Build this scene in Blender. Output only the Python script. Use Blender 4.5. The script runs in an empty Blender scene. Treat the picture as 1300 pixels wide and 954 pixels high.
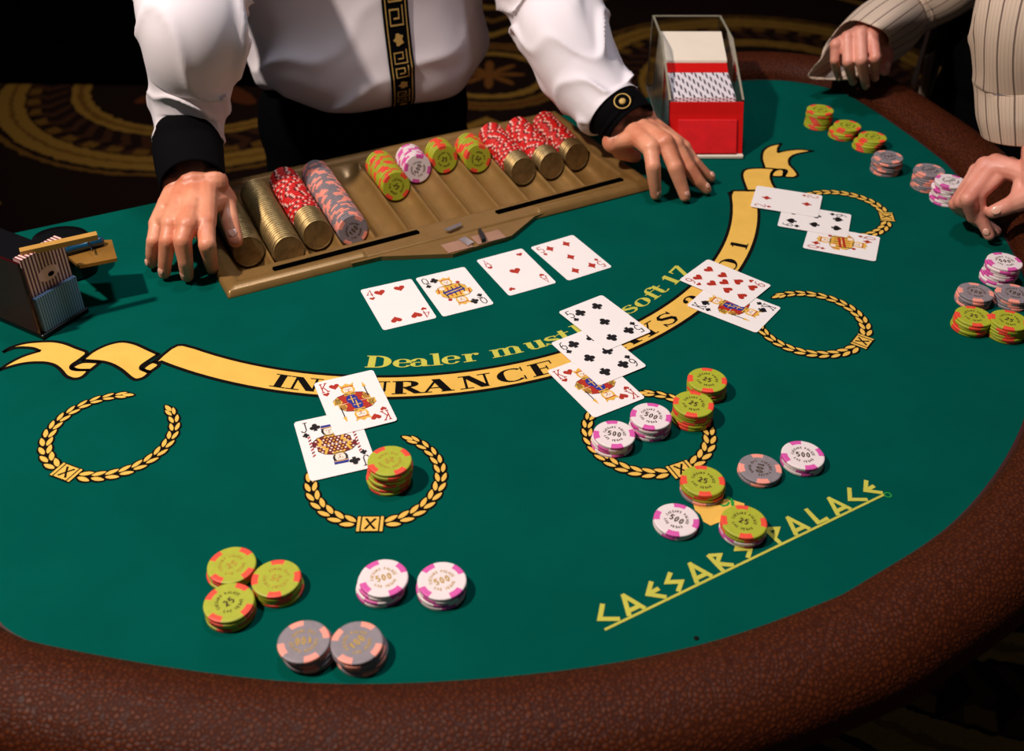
import bpy, bmesh, math, random
import numpy as np
from mathutils import Vector, Matrix, Euler
from math import sin, cos, pi, radians as R, hypot, atan2, sqrt, exp
random.seed(7)
S = bpy.context.scene
T = 0.90                     # height of the felt above the floor (m)

# ------------------------------------------------------------------ camera
FPX, CH, PIT, ROL = 1327.97, 0.67215, 0.629379, 0.009648
fw = np.array([0, cos(PIT), -sin(PIT)]); up = np.array([0, sin(PIT), cos(PIT)]); rt = np.array([1., 0, 0])
rt2 = cos(ROL)*rt + sin(ROL)*up; up2 = -sin(ROL)*rt + cos(ROL)*up
cd = bpy.data.cameras.new('camera'); cam = bpy.data.objects.new('camera', cd); S.collection.objects.link(cam)
cd.sensor_width = 36; cd.lens = FPX/1300*36; cd.shift_y = -45/1300; cd.clip_start = .01
M = Matrix.Identity(4)
for i in range(3):
    M[i][0] = rt2[i]; M[i][1] = up2[i]; M[i][2] = -fw[i]
M.translation = (0, 0, CH+T)
cam.matrix_world = M
cd.dof.use_dof = True; cd.dof.focus_distance = 1.12; cd.dof.aperture_fstop = 5.6
S.camera = cam
def at(px, py, z=0.0):
    """point of the room at height z over the felt that the pixel looks at"""
    d = fw + rt2*(px-650)/FPX + up2*(432-py)/FPX
    t = (z-CH)/d[2]
    return Vector((d[0]*t, d[1]*t, z+T))
# ------------------------------------------------------------------ light
w = bpy.data.worlds.new('world'); S.world = w; w.use_nodes = True
w.node_tree.nodes['Background'].inputs[0].default_value = (.75, .8, 1, 1)
w.node_tree.nodes['Background'].inputs[1].default_value = .03
def lamp(name, loc, aim, power, col, size, spot=None, blend=.5):
    l = bpy.data.lights.new(name, 'SPOT'); l.energy = power; l.color = col
    l.shadow_soft_size = size; l.spot_size = R(spot); l.spot_blend = blend
    o = bpy.data.objects.new(name, l); S.collection.objects.link(o); o.location = loc
    o.rotation_euler = (Vector(aim)-Vector(loc)).to_track_quat('-Z', 'Y').to_euler(); return o
lamp('ceiling_spot_key', (-1.15, .55, T+1.9), (.05, 1.0, T), 150, (1, .88, .79), .05, 62, .7)
lamp('added_fill', (.0, 1.25, T+2.2), (.05, 1.1, T), 46, (.86, .90, 1), .12, 75, .8)  # added cool fill for the shadows, stands for no fixture
lamp('added_carpet_light', (-.2, 3.0, T+1.9), (-.3, 3.9, 0), 85, (1, .8, .55), .2, 95, .8)  # extra light added only to brighten the carpet
vs = S.view_settings
S.display_settings.display_device = 'sRGB'
vs.view_transform = 'Standard'; vs.look = 'None'; vs.gamma = 1; vs.use_curve_mapping = False; vs.exposure = 0.42

# ------------------------------------------------------------------ helpers
def srgb(c):
    return tuple(((x/255)/12.92 if x/255 <= .04045 else ((x/255+.055)/1.055)**2.4) for x in c)+(1,)
class NT:
    def __init__(s, name):
        s.m = bpy.data.materials.new(name); s.m.use_nodes = True; s.t = s.m.node_tree; s.b = s.t.nodes['Principled BSDF']
    def n(s, typ, **k):
        x = s.t.nodes.new(typ)
        for a, v in k.items(): setattr(x, a, v)
        return x
    def l(s, a, b): s.t.links.new(a, b)
    def set(s, k, v):
        i = s.b.inputs[k]
        if hasattr(v, 'links'): s.l(v, i)
        else: i.default_value = v
    def math(s, op, a, b=0.0, c=None):
        x = s.n('ShaderNodeMath', operation=op)
        for i, v in enumerate((a, b) if c is None else (a, b, c)):
            if hasattr(v, 'links'): s.l(v, x.inputs[i])
            else: x.inputs[i].default_value = v
        return x.outputs[0]
    def noise(s, scale, detail=3, rough=.5, vec=None, dist=0):
        x = s.n('ShaderNodeTexNoise'); x.inputs['Scale'].default_value = scale
        x.inputs['Detail'].default_value = detail; x.inputs['Roughness'].default_value = rough; x.inputs['Distortion'].default_value = dist
        s.l(vec or s.co(), x.inputs['Vector']); return x.outputs[0]
    def co(s):
        if not hasattr(s, '_c'): s._c = s.n('ShaderNodeTexCoord')
        return s._c.outputs['Object']
    def ramp(s, f, stops):
        x = s.n('ShaderNodeValToRGB'); e = x.color_ramp.elements
        while len(e) < len(stops): e.new(.5)
        for i, (p, c) in enumerate(stops): e[i].position = p; e[i].color = c
        s.l(f, x.inputs[0]); return x.outputs[0]
    def mix(s, f, a, b):
        x = s.n('ShaderNodeMix', data_type='RGBA')
        for i, v in ((0, f), (6, a), (7, b)):
            if hasattr(v, 'links'): s.l(v, x.inputs[i])
            else: x.inputs[i].default_value = v
        return x.outputs[2]
    def bump(s, h, st=.3, d=.001):
        x = s.n('ShaderNodeBump'); x.inputs['Strength'].default_value = st; x.inputs['Distance'].default_value = d
        s.l(h, x.inputs['Height']); s.l(x.outputs[0], s.b.inputs['Normal'])
def mat(name, col, rough=.5, metal=0, var=.08, scale=40, bump=0, spec=.5, **k):
    """plain procedural material: a colour with slight noise"""
    m = NT(name); c = srgb(col) if max(col[:3]) > 1 else tuple(col)+(1,)
    n = m.noise(scale, 3)
    lo = tuple(x*(1-var) for x in c[:3])+(1,); hi = tuple(min(1, x*(1+var)) for x in c[:3])+(1,)
    m.set('Base Color', m.ramp(n, [(.3, lo), (.7, hi)]))
    m.set('Roughness', rough); m.set('Metallic', metal); m.set('Specular IOR Level', spec)
    for a, v in k.items(): m.set(a.replace('_', ' '), v)
    if bump: m.bump(m.noise(scale*6, 2), bump, .001)
    return m.m
def felt_mat():
    m = NT('felt'); a = m.noise(14, 4); b = m.noise(900, 2)
    c = m.mix(a, (.0, .068, .050, 1), (.0, .098, .073, 1))
    c = m.mix(m.math('MULTIPLY', b, .35), c, (.0, .045, .033, 1))
    m.set('Base Color', c); m.set('Roughness', 1); m.set('Specular IOR Level', .03); m.bump(b, .25, .0006)
    return m.m
def leather_mat():
    m = NT('leather')
    v = m.n('ShaderNodeTexVoronoi', feature='DISTANCE_TO_EDGE'); v.inputs['Scale'].default_value = 240; m.l(m.co(), v.inputs['Vector'])
    e = m.math('MINIMUM', m.math('MULTIPLY', v.outputs['Distance'], 3.2), 1.0)
    v2 = m.n('ShaderNodeTexVoronoi'); v2.inputs['Scale'].default_value = 240; m.l(m.co(), v2.inputs['Vector'])
    c = m.mix(e, (.020, .003, .001, 1), (.100, .020, .004, 1))
    c = m.mix(m.math('MULTIPLY', m.noise(9, 3), .6), c, (.06, .012, .003, 1))
    m.set('Base Color', c); m.set('Roughness', .5); m.set('Specular IOR Level', .13)
    m.bump(e, .45, .0012); return m.m
def gold_plastic():
    m = NT('bronze_paint'); n = m.noise(55, 4); f = m.noise(1500, 1)
    c = m.mix(n, (.15, .072, .016, 1), (.29, .15, .040, 1)); c = m.mix(m.math('MULTIPLY', f, .5), c, (.42, .25, .085, 1))
    m.set('Base Color', c); m.set('Roughness', .33); m.set('Metallic', .35); m.bump(f, .12, .0004); return m.m
def skin_mat(name, a, b):
    m = NT(name); n = m.noise(28, 4); n2 = m.noise(260, 3)
    c = m.mix(m.ramp(n, [(.3, (0, 0, 0, 1)), (.7, (1, 1, 1, 1))]), srgb(a), srgb(b))
    m.set('Base Color', c); m.set('Roughness', .45); m.set('Subsurface Weight', .12); m.set('Subsurface Radius', (.008, .003, .002)); m.set('Subsurface Scale', .6)
    m.bump(n2, .28, .0012); return m.m
def cloth_mat(name, col):
    m = NT(name); n = m.noise(8, 4); c = srgb(col)
    m.set('Base Color', m.mix(m.math('MULTIPLY', n, .15), c, tuple(x*.85 for x in c[:3])+(1,)))
    m.set('Roughness', .8); m.set('Specular IOR Level', .2); m.set('Sheen Weight', .08)
    m.bump(m.noise(1400, 2), .08, .0004); return m.m
def stripe_uv_mat(name, base, line, fine, n=34):
    """stripes that follow the cloth: uv.x runs round the sleeve"""
    m = NT(name); u = m.n('ShaderNodeUVMap'); sp = m.n('ShaderNodeSeparateXYZ'); m.l(u.outputs[0], sp.inputs[0])
    x = m.math('FRACT', m.math('MULTIPLY', sp.outputs[0], n)); d = m.math('ABSOLUTE', m.math('SUBTRACT', x, .5))
    l1 = m.math('LESS_THAN', d, .06); x2 = m.math('FRACT', m.math('MULTIPLY', sp.outputs[0], n*4)); l2 = m.math('LESS_THAN', x2, .3)
    c = m.mix(m.math('MULTIPLY', l2, .45), srgb(base), srgb(fine)); c = m.mix(m.math('MULTIPLY', l1, .8), c, srgb(line))
    m.set('Base Color', c); m.set('Roughness', .8); m.set('Specular IOR Level', .2); return m.m
def lines_mat(name, axis, freq, a, b, duty=.5, wob=0, rough=.5, dots=None):
    m = NT(name); sp = m.n('ShaderNodeSeparateXYZ'); m.l(m.co(), sp.inputs[0]); s = sp.outputs[axis]
    f = m.math('FRACT', m.math('MULTIPLY', s, freq)); k = m.math('LESS_THAN', f, duty)
    c = m.mix(k, srgb(a), srgb(b))
    if dots:
        s2 = sp.outputs[dots[0]]
        k2 = m.math('LESS_THAN', m.math('FRACT', m.math('ADD', m.math('MULTIPLY', s2, dots[1]), m.math('MULTIPLY', s, freq*dots[2]))), .5)
        c = m.mix(m.math('MULTIPLY', k, k2), srgb(a), srgb(b))
    m.set('Base Color', c); m.set('Roughness', rough); return m.m
def carpet_mat():
    m = NT('carpet'); sp = m.n('ShaderNodeSeparateXYZ'); m.l(m.co(), sp.inputs[0])
    X, Y = sp.outputs[0], sp.outputs[1]; P = 2.16
    def wrap(v, c): return m.math('MULTIPLY', m.math('SUBTRACT', m.math('FRACT', m.math('ADD', m.math('DIVIDE', m.math('SUBTRACT', v, c), P), .5)), .5), P)
    def rad(cx, cy):
        dx, dy = wrap(X, cx), wrap(Y, cy)
        return m.math('SQRT', m.math('ADD', m.math('MULTIPLY', dx, dx), m.math('MULTIPLY', dy, dy))), m.math('ARCTAN2', dy, dx)
    def band(r, a, b): return m.math('MULTIPLY', m.math('GREATER_THAN', r, a), m.math('LESS_THAN', r, b))
    dark, brn, gold, gold2, red = (.012, .006, .006, 1), (.055, .022, .012, 1), (.30, .17, .035, 1), (.17, .085, .018, 1), (.11, .03, .012, 1)
    r, t = rad(-1.18, 3.84)
    nz = m.math('MULTIPLY', m.math('SUBTRACT', m.noise(30, 2), .5), .03); r = m.math('ADD', r, nz)
    c = dark
    rt_ = m.math('SINE', m.math('ADD', m.math('MULTIPLY', t, 44), m.math('MULTIPLY', m.math('ABSOLUTE', m.math('SUBTRACT', r, .58)), 55)))
    leafy = m.math('GREATER_THAN', rt_, .1)
    # petals in the middle of the medallion
    pet = m.math('LESS_THAN', r, m.math('ADD', .22, m.math('MULTIPLY', m.math('COSINE', m.math('MULTIPLY', t, 8)), .09)))
    c = m.mix(pet, c, red)
    c = m.mix(band(r, .43, .50), c, gold); c = m.mix(band(r, .455, .475), c, gold2)
    c = m.mix(m.math('MULTIPLY', band(r, .51, .655), leafy), c, brn)
    bead = m.math('GREATER_THAN', m.math('SINE', m.math('MULTIPLY', t, 40)), -.1)
    c = m.mix(m.math('MULTIPLY', band(r, .61, .65), bead), c, gold2)
    c = m.mix(band(r, .66, .76), c, gold); c = m.mix(band(r, .70, .715), c, gold2)
    c = m.mix(band(r, .78, .80), c, gold2)
    r2, t2 = rad(-.10, 3.93); r2 = m.math('ADD', r2, nz)
    inn = m.math('LESS_THAN', r2, .36); c = m.mix(inn, c, dark)
    c = m.mix(band(r2, .20, .24), c, gold); c = m.mix(band(r2, .27, .34), c, gold2); c = m.mix(band(r2, .30, .315), c, red)
    star = m.math('LESS_THAN', r2, m.math('ADD', .09, m.math('MULTIPLY', m.math('COSINE', m.math('MULTIPLY', t2, 8)), .05)))
    c = m.mix(star, c, (.2, .08, .02, 1))
    r3, t3 = rad(-.10, 2.76+.05); r3 = m.math('ADD', r3, nz)
    dm = m.math('ADD', m.math('ABSOLUTE', wrap(X, -.10)), m.math('ABSOLUTE', wrap(Y, 2.85)))
    out = m.math('MULTIPLY', m.math('GREATER_THAN', r, .8), m.math('GREATER_THAN', r2, .36))
    c = m.mix(m.math('MULTIPLY', out, band(dm, .62, .68)), c, gold); c = m.mix(m.math('MULTIPLY', out, band(dm, .45, .5)), c, gold2)
    c = m.mix(m.math('MULTIPLY', out, band(r3, .22, .28)), c, gold)
    fl = m.math('LESS_THAN', r3, m.math('ADD', .14, m.math('MULTIPLY', m.math('COSINE', m.math('MULTIPLY', t3, 6)), .06)))
    c = m.mix(m.math('MULTIPLY', out, fl), c, red)
    c = m.mix(m.math('MULTIPLY', m.noise(160, 2), .5), c, dark)
    m.set('Base Color', c); m.set('Roughness', 1); m.set('Specular IOR Level', .05); m.bump(m.noise(400, 2), .4, .003); return m.m

MT = {}
def mt(k): return MT[k]
MT['felt'] = felt_mat(); MT['leather'] = leather_mat(); MT['bronze'] = gold_plastic(); MT['carpet'] = carpet_mat()
MT['yellow'] = mat('print_yellow', (232, 182, 84), .9, var=.05, spec=.1); MT['lime'] = mat('print_lime', (198, 190, 78), .9, var=.05, spec=.1)
MT['black'] = mat('print_black', (14, 8, 6), .9, var=.2, spec=.1); MT['dgreen'] = mat('print_green', (40, 150, 60), .9, spec=.1)
MT['card'] = mat('card_white', (246, 236, 232), .42, var=.01, spec=.4)
MT['cred'] = mat('card_red', (178, 44, 24), .45, var=.03); MT['cblk'] = mat('card_black', (18, 12, 14), .45)
MT['cyel'] = mat('card_yellow', (232, 178, 70), .45); MT['cblu'] = mat('card_blue', (34, 46, 140), .45); MT['cskin'] = mat('card_flesh', (250, 226, 206), .45, var=.01)
MT['cmar'] = mat('card_maroon', (110, 24, 26), .45)
MT['olive'] = mat('chip_olive', (172, 176, 40), .5, var=.06, scale=200); MT['orange'] = mat('chip_orange', (240, 76, 50), .5, var=.04)
MT['white'] = mat('chip_white', (238, 220, 218), .5, var=.02); MT['magenta'] = mat('chip_magenta', (220, 84, 166), .5, var=.04)
MT['grey'] = mat('chip_grey', (138, 126, 130), .5, var=.08, scale=200); MT['salmon'] = mat('chip_salmon', (248, 156, 136), .5, var=.03)
MT['red'] = mat('chip_red', (220, 30, 28), .5, var=.05); MT['palepink'] = mat('chip_pale_pink', (246, 186, 170), .5)
MT['foil'] = mat('gold_foil', (.62, .36, .05), .35, .35, var=.2, scale=400); MT['dfoil'] = mat('dark_foil', (.10, .055, .02), .35, .4, var=.3, scale=400)
MT['brass'] = mat('brass_token', (.27, .18, .07), .46, .75, var=.25, scale=120, bump=.1)
MT['slot'] = mat('slot_black', (2, 2, 2), 1, spec=0); MT['plate'] = mat('lock_plate', (176, 132, 108), .4, .3); MT['chrome'] = mat('chrome', (.6, .6, .62), .15, 1)
MT['wood'] = mat('dark_wood', (22, 12, 8), .5); MT['skin'] = skin_mat('skin_tanned', (212, 126, 92), (238, 164, 128)); MT['skin2'] = skin_mat('skin_pink', (214, 134, 112), (236, 164, 142))
MT['nail'] = mat('nail', (238, 178, 154), .25, var=.03); MT['shirt'] = cloth_mat('shirt_white', (236, 226, 230)); MT['cuff'] = mat('cuff_black', (5, 4, 6), .9, spec=.08)
MT['trous'] = mat('trousers_black', (3, 3, 4), .9, spec=.05); MT['gthread'] = mat('gold_thread', (196, 158, 84), .6, .2, var=.2, scale=600)
MT['stripe'] = stripe_uv_mat('shirt_striped', (214, 190, 168), (86, 62, 58), (186, 160, 146), 22); MT['shin'] = mat('shirt_lining', (112, 104, 118), .8)
MT['tee'] = mat('tee_dark', (4, 4, 5), .95, spec=.05); MT['hair'] = mat('hair_brown', (48, 30, 20), .6, scale=300, var=.4); MT['eye'] = mat('eye_white', (230, 226, 220), .2)
MT['iris'] = mat('eye_iris', (60, 40, 26), .2); MT['lip'] = mat('lip', (176, 92, 84), .5)
MT['ared'] = mat('acrylic_red', (206, 22, 18), .22, var=.03, spec=.5); MT['ared2'] = mat('acrylic_red_panel', (222, 30, 34), .35, var=.08, scale=60)
MT['ivory'] = mat('ivory_plastic', (240, 224, 204), .35, var=.02)
g = NT('clear_acrylic'); g.set('Base Color', (.96, .98, .95, 1)); g.set('Transmission Weight', 1.0); g.set('Roughness', .02); g.set('IOR', 1.08 if False else 1.2); MT['clear'] = g.m
MT['edge'] = mat('acrylic_gleam', (150, 142, 122), .3); MT['dkred'] = mat('dark_red_acrylic', (54, 5, 8), .15, var=.3, scale=8); MT['dkplastic'] = mat('black_plastic', (8, 7, 8), .3)
MT['goldbar'] = mat('tan_plastic', (190, 140, 66), .4, var=.06); MT['bluepen'] = mat('blue_plastic', (14, 70, 100), .15, var=.5, scale=50, spec=.9)
MT['pinkstripe'] = lines_mat('card_back_pink', 0, 240, (238, 196, 180), (104, 40, 62), .48)
MT['bluestripe'] = lines_mat('card_edges_blue', 0, 330, (130, 168, 200), (70, 98, 134), .5)
MT['shoecards'] = lines_mat('card_edges_shoe', 0, 190, (232, 220, 224), (64, 44, 60), .5, dots=(2, 260, .35))

class MB:
    def __init__(s, step=0.): s.v = []; s.f = []; s.mi = []; s.step = step; s.k = 0
    def add(s, vs, fs, mi=0):
        o = len(s.v); s.v += [tuple(x) for x in vs]; s.f += [tuple(i+o for i in f) for f in fs]; s.mi += [mi]*len(fs)
    def poly(s, pts, z=0., mi=0):
        z += s.k*s.step; s.k += 1
        if len(pts) and len(pts[0]) == 2: pts = [(p[0], p[1], z) for p in pts]
        a = sum(pts[i][0]*pts[(i+1) % len(pts)][1]-pts[(i+1) % len(pts)][0]*pts[i][1] for i in range(len(pts)))
        if a < 0: pts = pts[::-1]
        s.add(pts, [tuple(range(len(pts)))], mi)
    def stroke(s, pts, w, z=0., mi=0, closed=False):
        """flat band of width w (number or list) along a 2D path"""
        n = len(pts); L = []; Rr = []; z += s.k*s.step; s.k += 1
        for i, p in enumerate(pts):
            a = pts[(i-1) % n] if (closed or i > 0) else p; b = pts[(i+1) % n] if (closed or i < n-1) else p
            dx, dy = b[0]-a[0], b[1]-a[1]; d = hypot(dx, dy) or 1; k = (w[i] if isinstance(w, (list, tuple)) else w)/2
            if 0 < i < n-1 or closed:
                d1 = (p[0]-a[0], p[1]-a[1]); d2 = (b[0]-p[0], b[1]-p[1]); l1 = hypot(*d1) or 1; l2 = hypot(*d2) or 1
                ca = max(-1, min(1, (d1[0]*d2[0]+d1[1]*d2[1])/l1/l2)); k = k/max(.55, sqrt((1+ca)/2))
            nx, ny = -dy/d*k, dx/d*k
            L.append((p[0]+nx, p[1]+ny, z)); Rr.append((p[0]-nx, p[1]-ny, z))
        o = L+Rr; m = n if closed else n-1
        s.add(o, [(n+i, n+(i+1) % n, (i+1) % n, i) for i in range(m)], mi)
    def box(s, a, b, mi=0, mtx=None, bev=0):
        x0, y0, z0 = a; x1, y1, z1 = b
        vs = [(x, y, z) for z in (z0, z1) for y in (y0, y1) for x in (x0, x1)]
        if mtx: vs = [mtx @ Vector(v) for v in vs]
        s.add(vs, [(0, 2, 3, 1), (4, 5, 7, 6), (0, 1, 5, 4), (2, 6, 7, 3), (0, 4, 6, 2), (1, 3, 7, 5)], mi)
    def prism(s, pts, z0, z1, mi=0, mtx=None, side=None):
        a = sum(pts[i][0]*pts[(i+1) % len(pts)][1]-pts[(i+1) % len(pts)][0]*pts[i][1] for i in range(len(pts)))
        if a < 0: pts = pts[::-1]
        n = len(pts); vs = [(p[0], p[1], z0) for p in pts]+[(p[0], p[1], z1) for p in pts]
        if mtx: vs = [mtx @ Vector(v) for v in vs]
        s.add(vs, [tuple(range(n-1, -1, -1)), tuple(range(n, 2*n))], mi)
        s.add(vs, [(i, (i+1) % n, n+(i+1) % n, n+i) for i in range(n)], mi if side is None else side)
    def grid(s, P, mi=0, closed_u=False, cap=False):
        nv = len(P); nu = len(P[0]); vs = [p for row in P for p in row]; fs = []
        for j in range(nv-1):
            for i in range(nu if closed_u else nu-1):
                fs.append((j*nu+i, j*nu+(i+1) % nu, (j+1)*nu+(i+1) % nu, (j+1)*nu+i))
        if cap: fs += [tuple(range(nu-1, -1, -1)), tuple((nv-1)*nu+i for i in range(nu))]
        s.add(vs, fs, mi)
    def capsule(s, a, b, ra, rb, mi=0, seg=12):
        a = Vector(a); b = Vector(b); d = b-a; L = d.length
        if L < 1e-7: d = Vector((0, 0, 1)); L = 1e-6; b = a+d*L
        q = d.normalized().to_track_quat('Z', 'Y'); rows = []
        for k in range(5):
            t = -pi/2+k*pi/2/4*.98+.02; rows.append((a, ra*cos(t), ra*sin(t)))
        for k in range(5):
            t = k*pi/2/4*.98; rows.append((b, rb*cos(t), rb*sin(t)))
        P = [[tuple(o+q @ Vector((r*cos(2*pi*i/seg), r*sin(2*pi*i/seg), h))) for i in range(seg)] for o, r, h in rows]
        s.grid(P, mi, True, True)
    def ellipsoid(s, c, r, rot=None, mi=0, seg=20):
        c = Vector(c); rows = []
        for k in range(seg//2+1):
            t = -pi/2+.04+(pi-.08)*k/(seg//2)
            row = []
            for i in range(seg):
                p = Vector((r[0]*cos(t)*cos(2*pi*i/seg), r[1]*cos(t)*sin(2*pi*i/seg), r[2]*sin(t)))
                if rot: p = rot @ p
                row.append(tuple(c+p))
            rows.append(row)
        s.grid(rows, mi, True, True)
    def mesh(s, name, mats, smooth=False, off=None):
        me = bpy.data.meshes.new(name)
        v = s.v if off is None else [(x-off[0], y-off[1], z-off[2]) for x, y, z in s.v]
        me.from_pydata(v, [], s.f)
        for k in mats: me.materials.append(mt(k) if isinstance(k, str) else k)
        me.polygons.foreach_set('material_index', s.mi)
        if smooth: me.polygons.foreach_set('use_smooth', [True]*len(s.f))
        me.update(); return me
def link(name, me, parent=None, loc=None):
    o = bpy.data.objects.new(name, me); S.collection.objects.link(o)
    if parent: o.parent = parent
    if loc is not None: o.location = loc
    return o
def wl(o):
    v = Vector((0, 0, 0))
    while o: v = v+o.location; o = o.parent
    return v
def obj(name, mb, mats, parent=None, smooth=False, loc=None, bevel=0):
    """mb holds room coordinates; the object's origin is its parent's (or loc)"""
    off = wl(parent) if parent else Vector(loc or (0, 0, 0))
    o = link(name, mb.mesh(name, mats if isinstance(mats, (list, tuple)) else [mats], smooth, off), parent, None if parent else off)
    if bevel:
        b = o.modifiers.new('b', 'BEVEL'); b.width = bevel; b.segments = 2; b.limit_method = 'ANGLE'; b.angle_limit = R(40)
    return o
def tag(o, label=None, cat=None, group=None, kind=None):
    for k, v in (('label', label), ('category', cat), ('group', group), ('kind', kind)):
        if v: o[k] = v
    return o
def empty(name, loc, label, cat, group=None):
    o = link(name, None, None, Vector(loc)); o.empty_display_size = .05; return tag(o, label, cat, group)
def smooth_path(pts, it=2, closed=True):
    for _ in range(it):
        q = []; n = len(pts)
        for i in range(n if closed else n-1):
            a, b = pts[i], pts[(i+1) % n]
            q += [(a[0]*.78+b[0]*.22, a[1]*.78+b[1]*.22), (a[0]*.22+b[0]*.78, a[1]*.22+b[1]*.78)]
        if not closed: q = [pts[0]]+q[1:-1]+[pts[-1]]
        pts = q
    return pts
def crom(pts, k=8, closed=False):
    out = []; n = len(pts)
    for i in range(n if closed else n-1):
        p = [pts[(i+j) % n] if closed else pts[max(0, min(n-1, i+j))] for j in (-1, 0, 1, 2)]
        for q in range(k):
            t = q/k
            out.append(tuple(.5*((2*p[1][c])+(-p[0][c]+p[2][c])*t+(2*p[0][c]-5*p[1][c]+4*p[2][c]-p[3][c])*t*t+(-p[0][c]+3*p[1][c]-3*p[2][c]+p[3][c])*t**3) for c in range(len(p[0]))))
    if not closed: out.append(tuple(pts[-1]))
    return out
def remesh(mb, voxel, smooth=4):
    """fuses overlapping closed pieces into one continuous skin"""
    o = link('tmp', mb.mesh('tmp', []))
    m = o.modifiers.new('r', 'REMESH'); m.mode = 'VOXEL'; m.voxel_size = voxel
    if smooth: k = o.modifiers.new('s', 'SMOOTH'); k.iterations = smooth; k.factor = .5
    me = bpy.data.meshes.new_from_object(o.evaluated_get(bpy.context.evaluated_depsgraph_get()))
    V = np.empty(len(me.vertices)*3); me.vertices.foreach_get('co', V); V = V.reshape(-1, 3)
    N = np.empty(len(me.vertices)*3); me.vertex_normals.foreach_get('vector', N); N = N.reshape(-1, 3)
    F = [tuple(p.vertices) for p in me.polygons]
    bpy.data.objects.remove(o); bpy.data.meshes.remove(me); return V, N, F

# ------------------------------------------------------------------ setting
mb = MB(); mb.poly([(-5, -1.5), (5, -1.5), (5, 7), (-5, 7)], 0)
tag(obj('floor', mb, 'carpet'), 'dark brown carpet patterned with gold rings and medallions', kind='structure')
mb = MB(); mb.box((-5, 7, 0), (5, 7.1, 3.2)); tag(obj('wall_back', mb, mat('wall_brown', (40, 24, 16), .8)), 'dark wall far behind the dealer', kind='structure')
mb = MB(); mb.box((-2.9, 3.78, 0), (-.62, 4.5, .92)); 
cab = empty('pit_stand', (-1.7, 4.1, 0), 'black draped stand in the darkness behind the dealer at upper left', 'stand')
obj('body', mb, 'trous', cab, bevel=.02)
mb = MB(); mb.box((-2.95, 3.74, .92), (-.58, 4.55, .96)); obj('top', mb, 'dkplastic', cab, bevel=.01)

# ------------------------------------------------------------------ the table
TC = Vector((-.1441, 1.2945)); AX = Vector((cos(R(-62.2)), sin(R(-62.2))))
def polar(r, deg): return (TC.x+r*cos(R(deg)), TC.y+r*sin(R(deg)))
half = [(.33, 1.648), (.40, 1.668), (.468, 1.662), (.53, 1.625), (.563, 1.56), (.587, 1.489), (.610, 1.41), (.624, 1.333)]
half += [polar(r, d) for r, d in ((.783, -10), (.800, -21), (.816, -32), (.829, -41), (.837, -50), (.836, -58))]
def mirror(p):
    d = Vector(p)-TC; k = AX*d.dot(AX); q = TC+2*k-d; return (q.x, q.y)
axp = polar(.836, -62.2)
left = [mirror(p) for p in half][::-1]
left = [(p[0], p[1]) if True else p for p in left]
adj = []
for p in left:
    d = Vector(p)-TC; a = math.degrees(atan2(d.y, d.x)); r = d.length
    if -112 < a < -66: r = np.interp(a, [-112, -108, -102, -90, -78, -66], [.806, .808, .812, .820, .824, .834])
    a2 = a if a < 0 else a-360
    if a2 < -112: r -= .026*max(0, 1-(-109-a2)/60)
    adj.append(polar(r, a))
inner = crom(half+[axp, polar(.832, -70), polar(.824, -79), polar(.818, -90), polar(.812, -102), polar(.807, -108.5)]+[p for p in adj if not (-109 < math.degrees(atan2(p[1]-TC.y, p[0]-TC.x)) < -60)], 6)
TO = Vector((-.3263, .9977)); TA = R(28.2); TU = Vector((cos(TA), sin(TA))); TV = Vector((-sin(TA), cos(TA)))
def tl(x, y): p = TO+TU*x+TV*y; return (p.x, p.y)
table = empty('blackjack_table', (0.0, 1.1, 0), 'semicircular green felt blackjack table with a brown leather rail', 'table')
notch = [tl(.012, .269), tl(.012, .014), tl(.578, .014), tl(.578, .269)]
felt_pts = inner+notch
mb = MB(); mb.poly([(p[0], p[1], T) for p in felt_pts]); mb.prism(felt_pts, T-.02, T-.0005)
obj('felt_surface', mb, 'felt', table)
mb = MB(); mb.prism(felt_pts, T-.075, T-.0205); obj('table_body', mb, 'wood', table)
mb = MB(); mb.box((-.35, .95, .04), (.25, 1.45, T-.09)); mb.box((-.5, .8, 0), (.4, 1.6, .04)); obj('pedestal', mb, 'wood', table, bevel=.01)
prof = [(0.0, -.004), (.001, .008), (.006, .017), (.018, .024), (.034, .0285), (.052, .028), (.070, .022), (.084, .010), (.0905, -.006), (.090, -.02), (.078, -.045), (.055, -.06), (.0, -.06)]
P = []
for i, p in enumerate(inner):
    a = inner[max(0, i-2)]; b = inner[min(len(inner)-1, i+2)]; t = Vector((b[0]-a[0], b[1]-a[1])).normalized(); n = Vector((-t.y, t.x))
    P.append([(p[0]+n.x*o, p[1]+n.y*o, T+z) for o, z in prof])
mb = MB(); mb.grid(P, 0, True, True); obj('padded_rail', mb, 'leather', table, smooth=True)
mb = MB(); mb.stroke([(p[0], p[1]) for p in inner], .006, T+.0006); obj('rail_piping', mb, mat('piping_dark_red', (60, 16, 10), .6), table)

# ---- print on the felt
ZP = T+.0004
def px(reg, s, pts):
    return [tuple(at(reg[0]+x/s, reg[1]+y/s)[:2]) for x, y in pts]
L1 = lambda pts: px((0, 420), 4.771, pts)
R1 = lambda pts: px((900, 170), 5.2, pts)
rib = MB(); RI, RO = .4386, .4743
def arc(r, a, b, n=60): return [polar(r, a+(b-a)*i/n) for i in range(n+1)]
a0 = -124.6
def shape(path, opened=None):
    rib.poly(path, ZP, 0)
    rib.stroke(path if opened is None else opened, .0040, ZP+.00012, 1, closed=opened is None)
    return path
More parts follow.
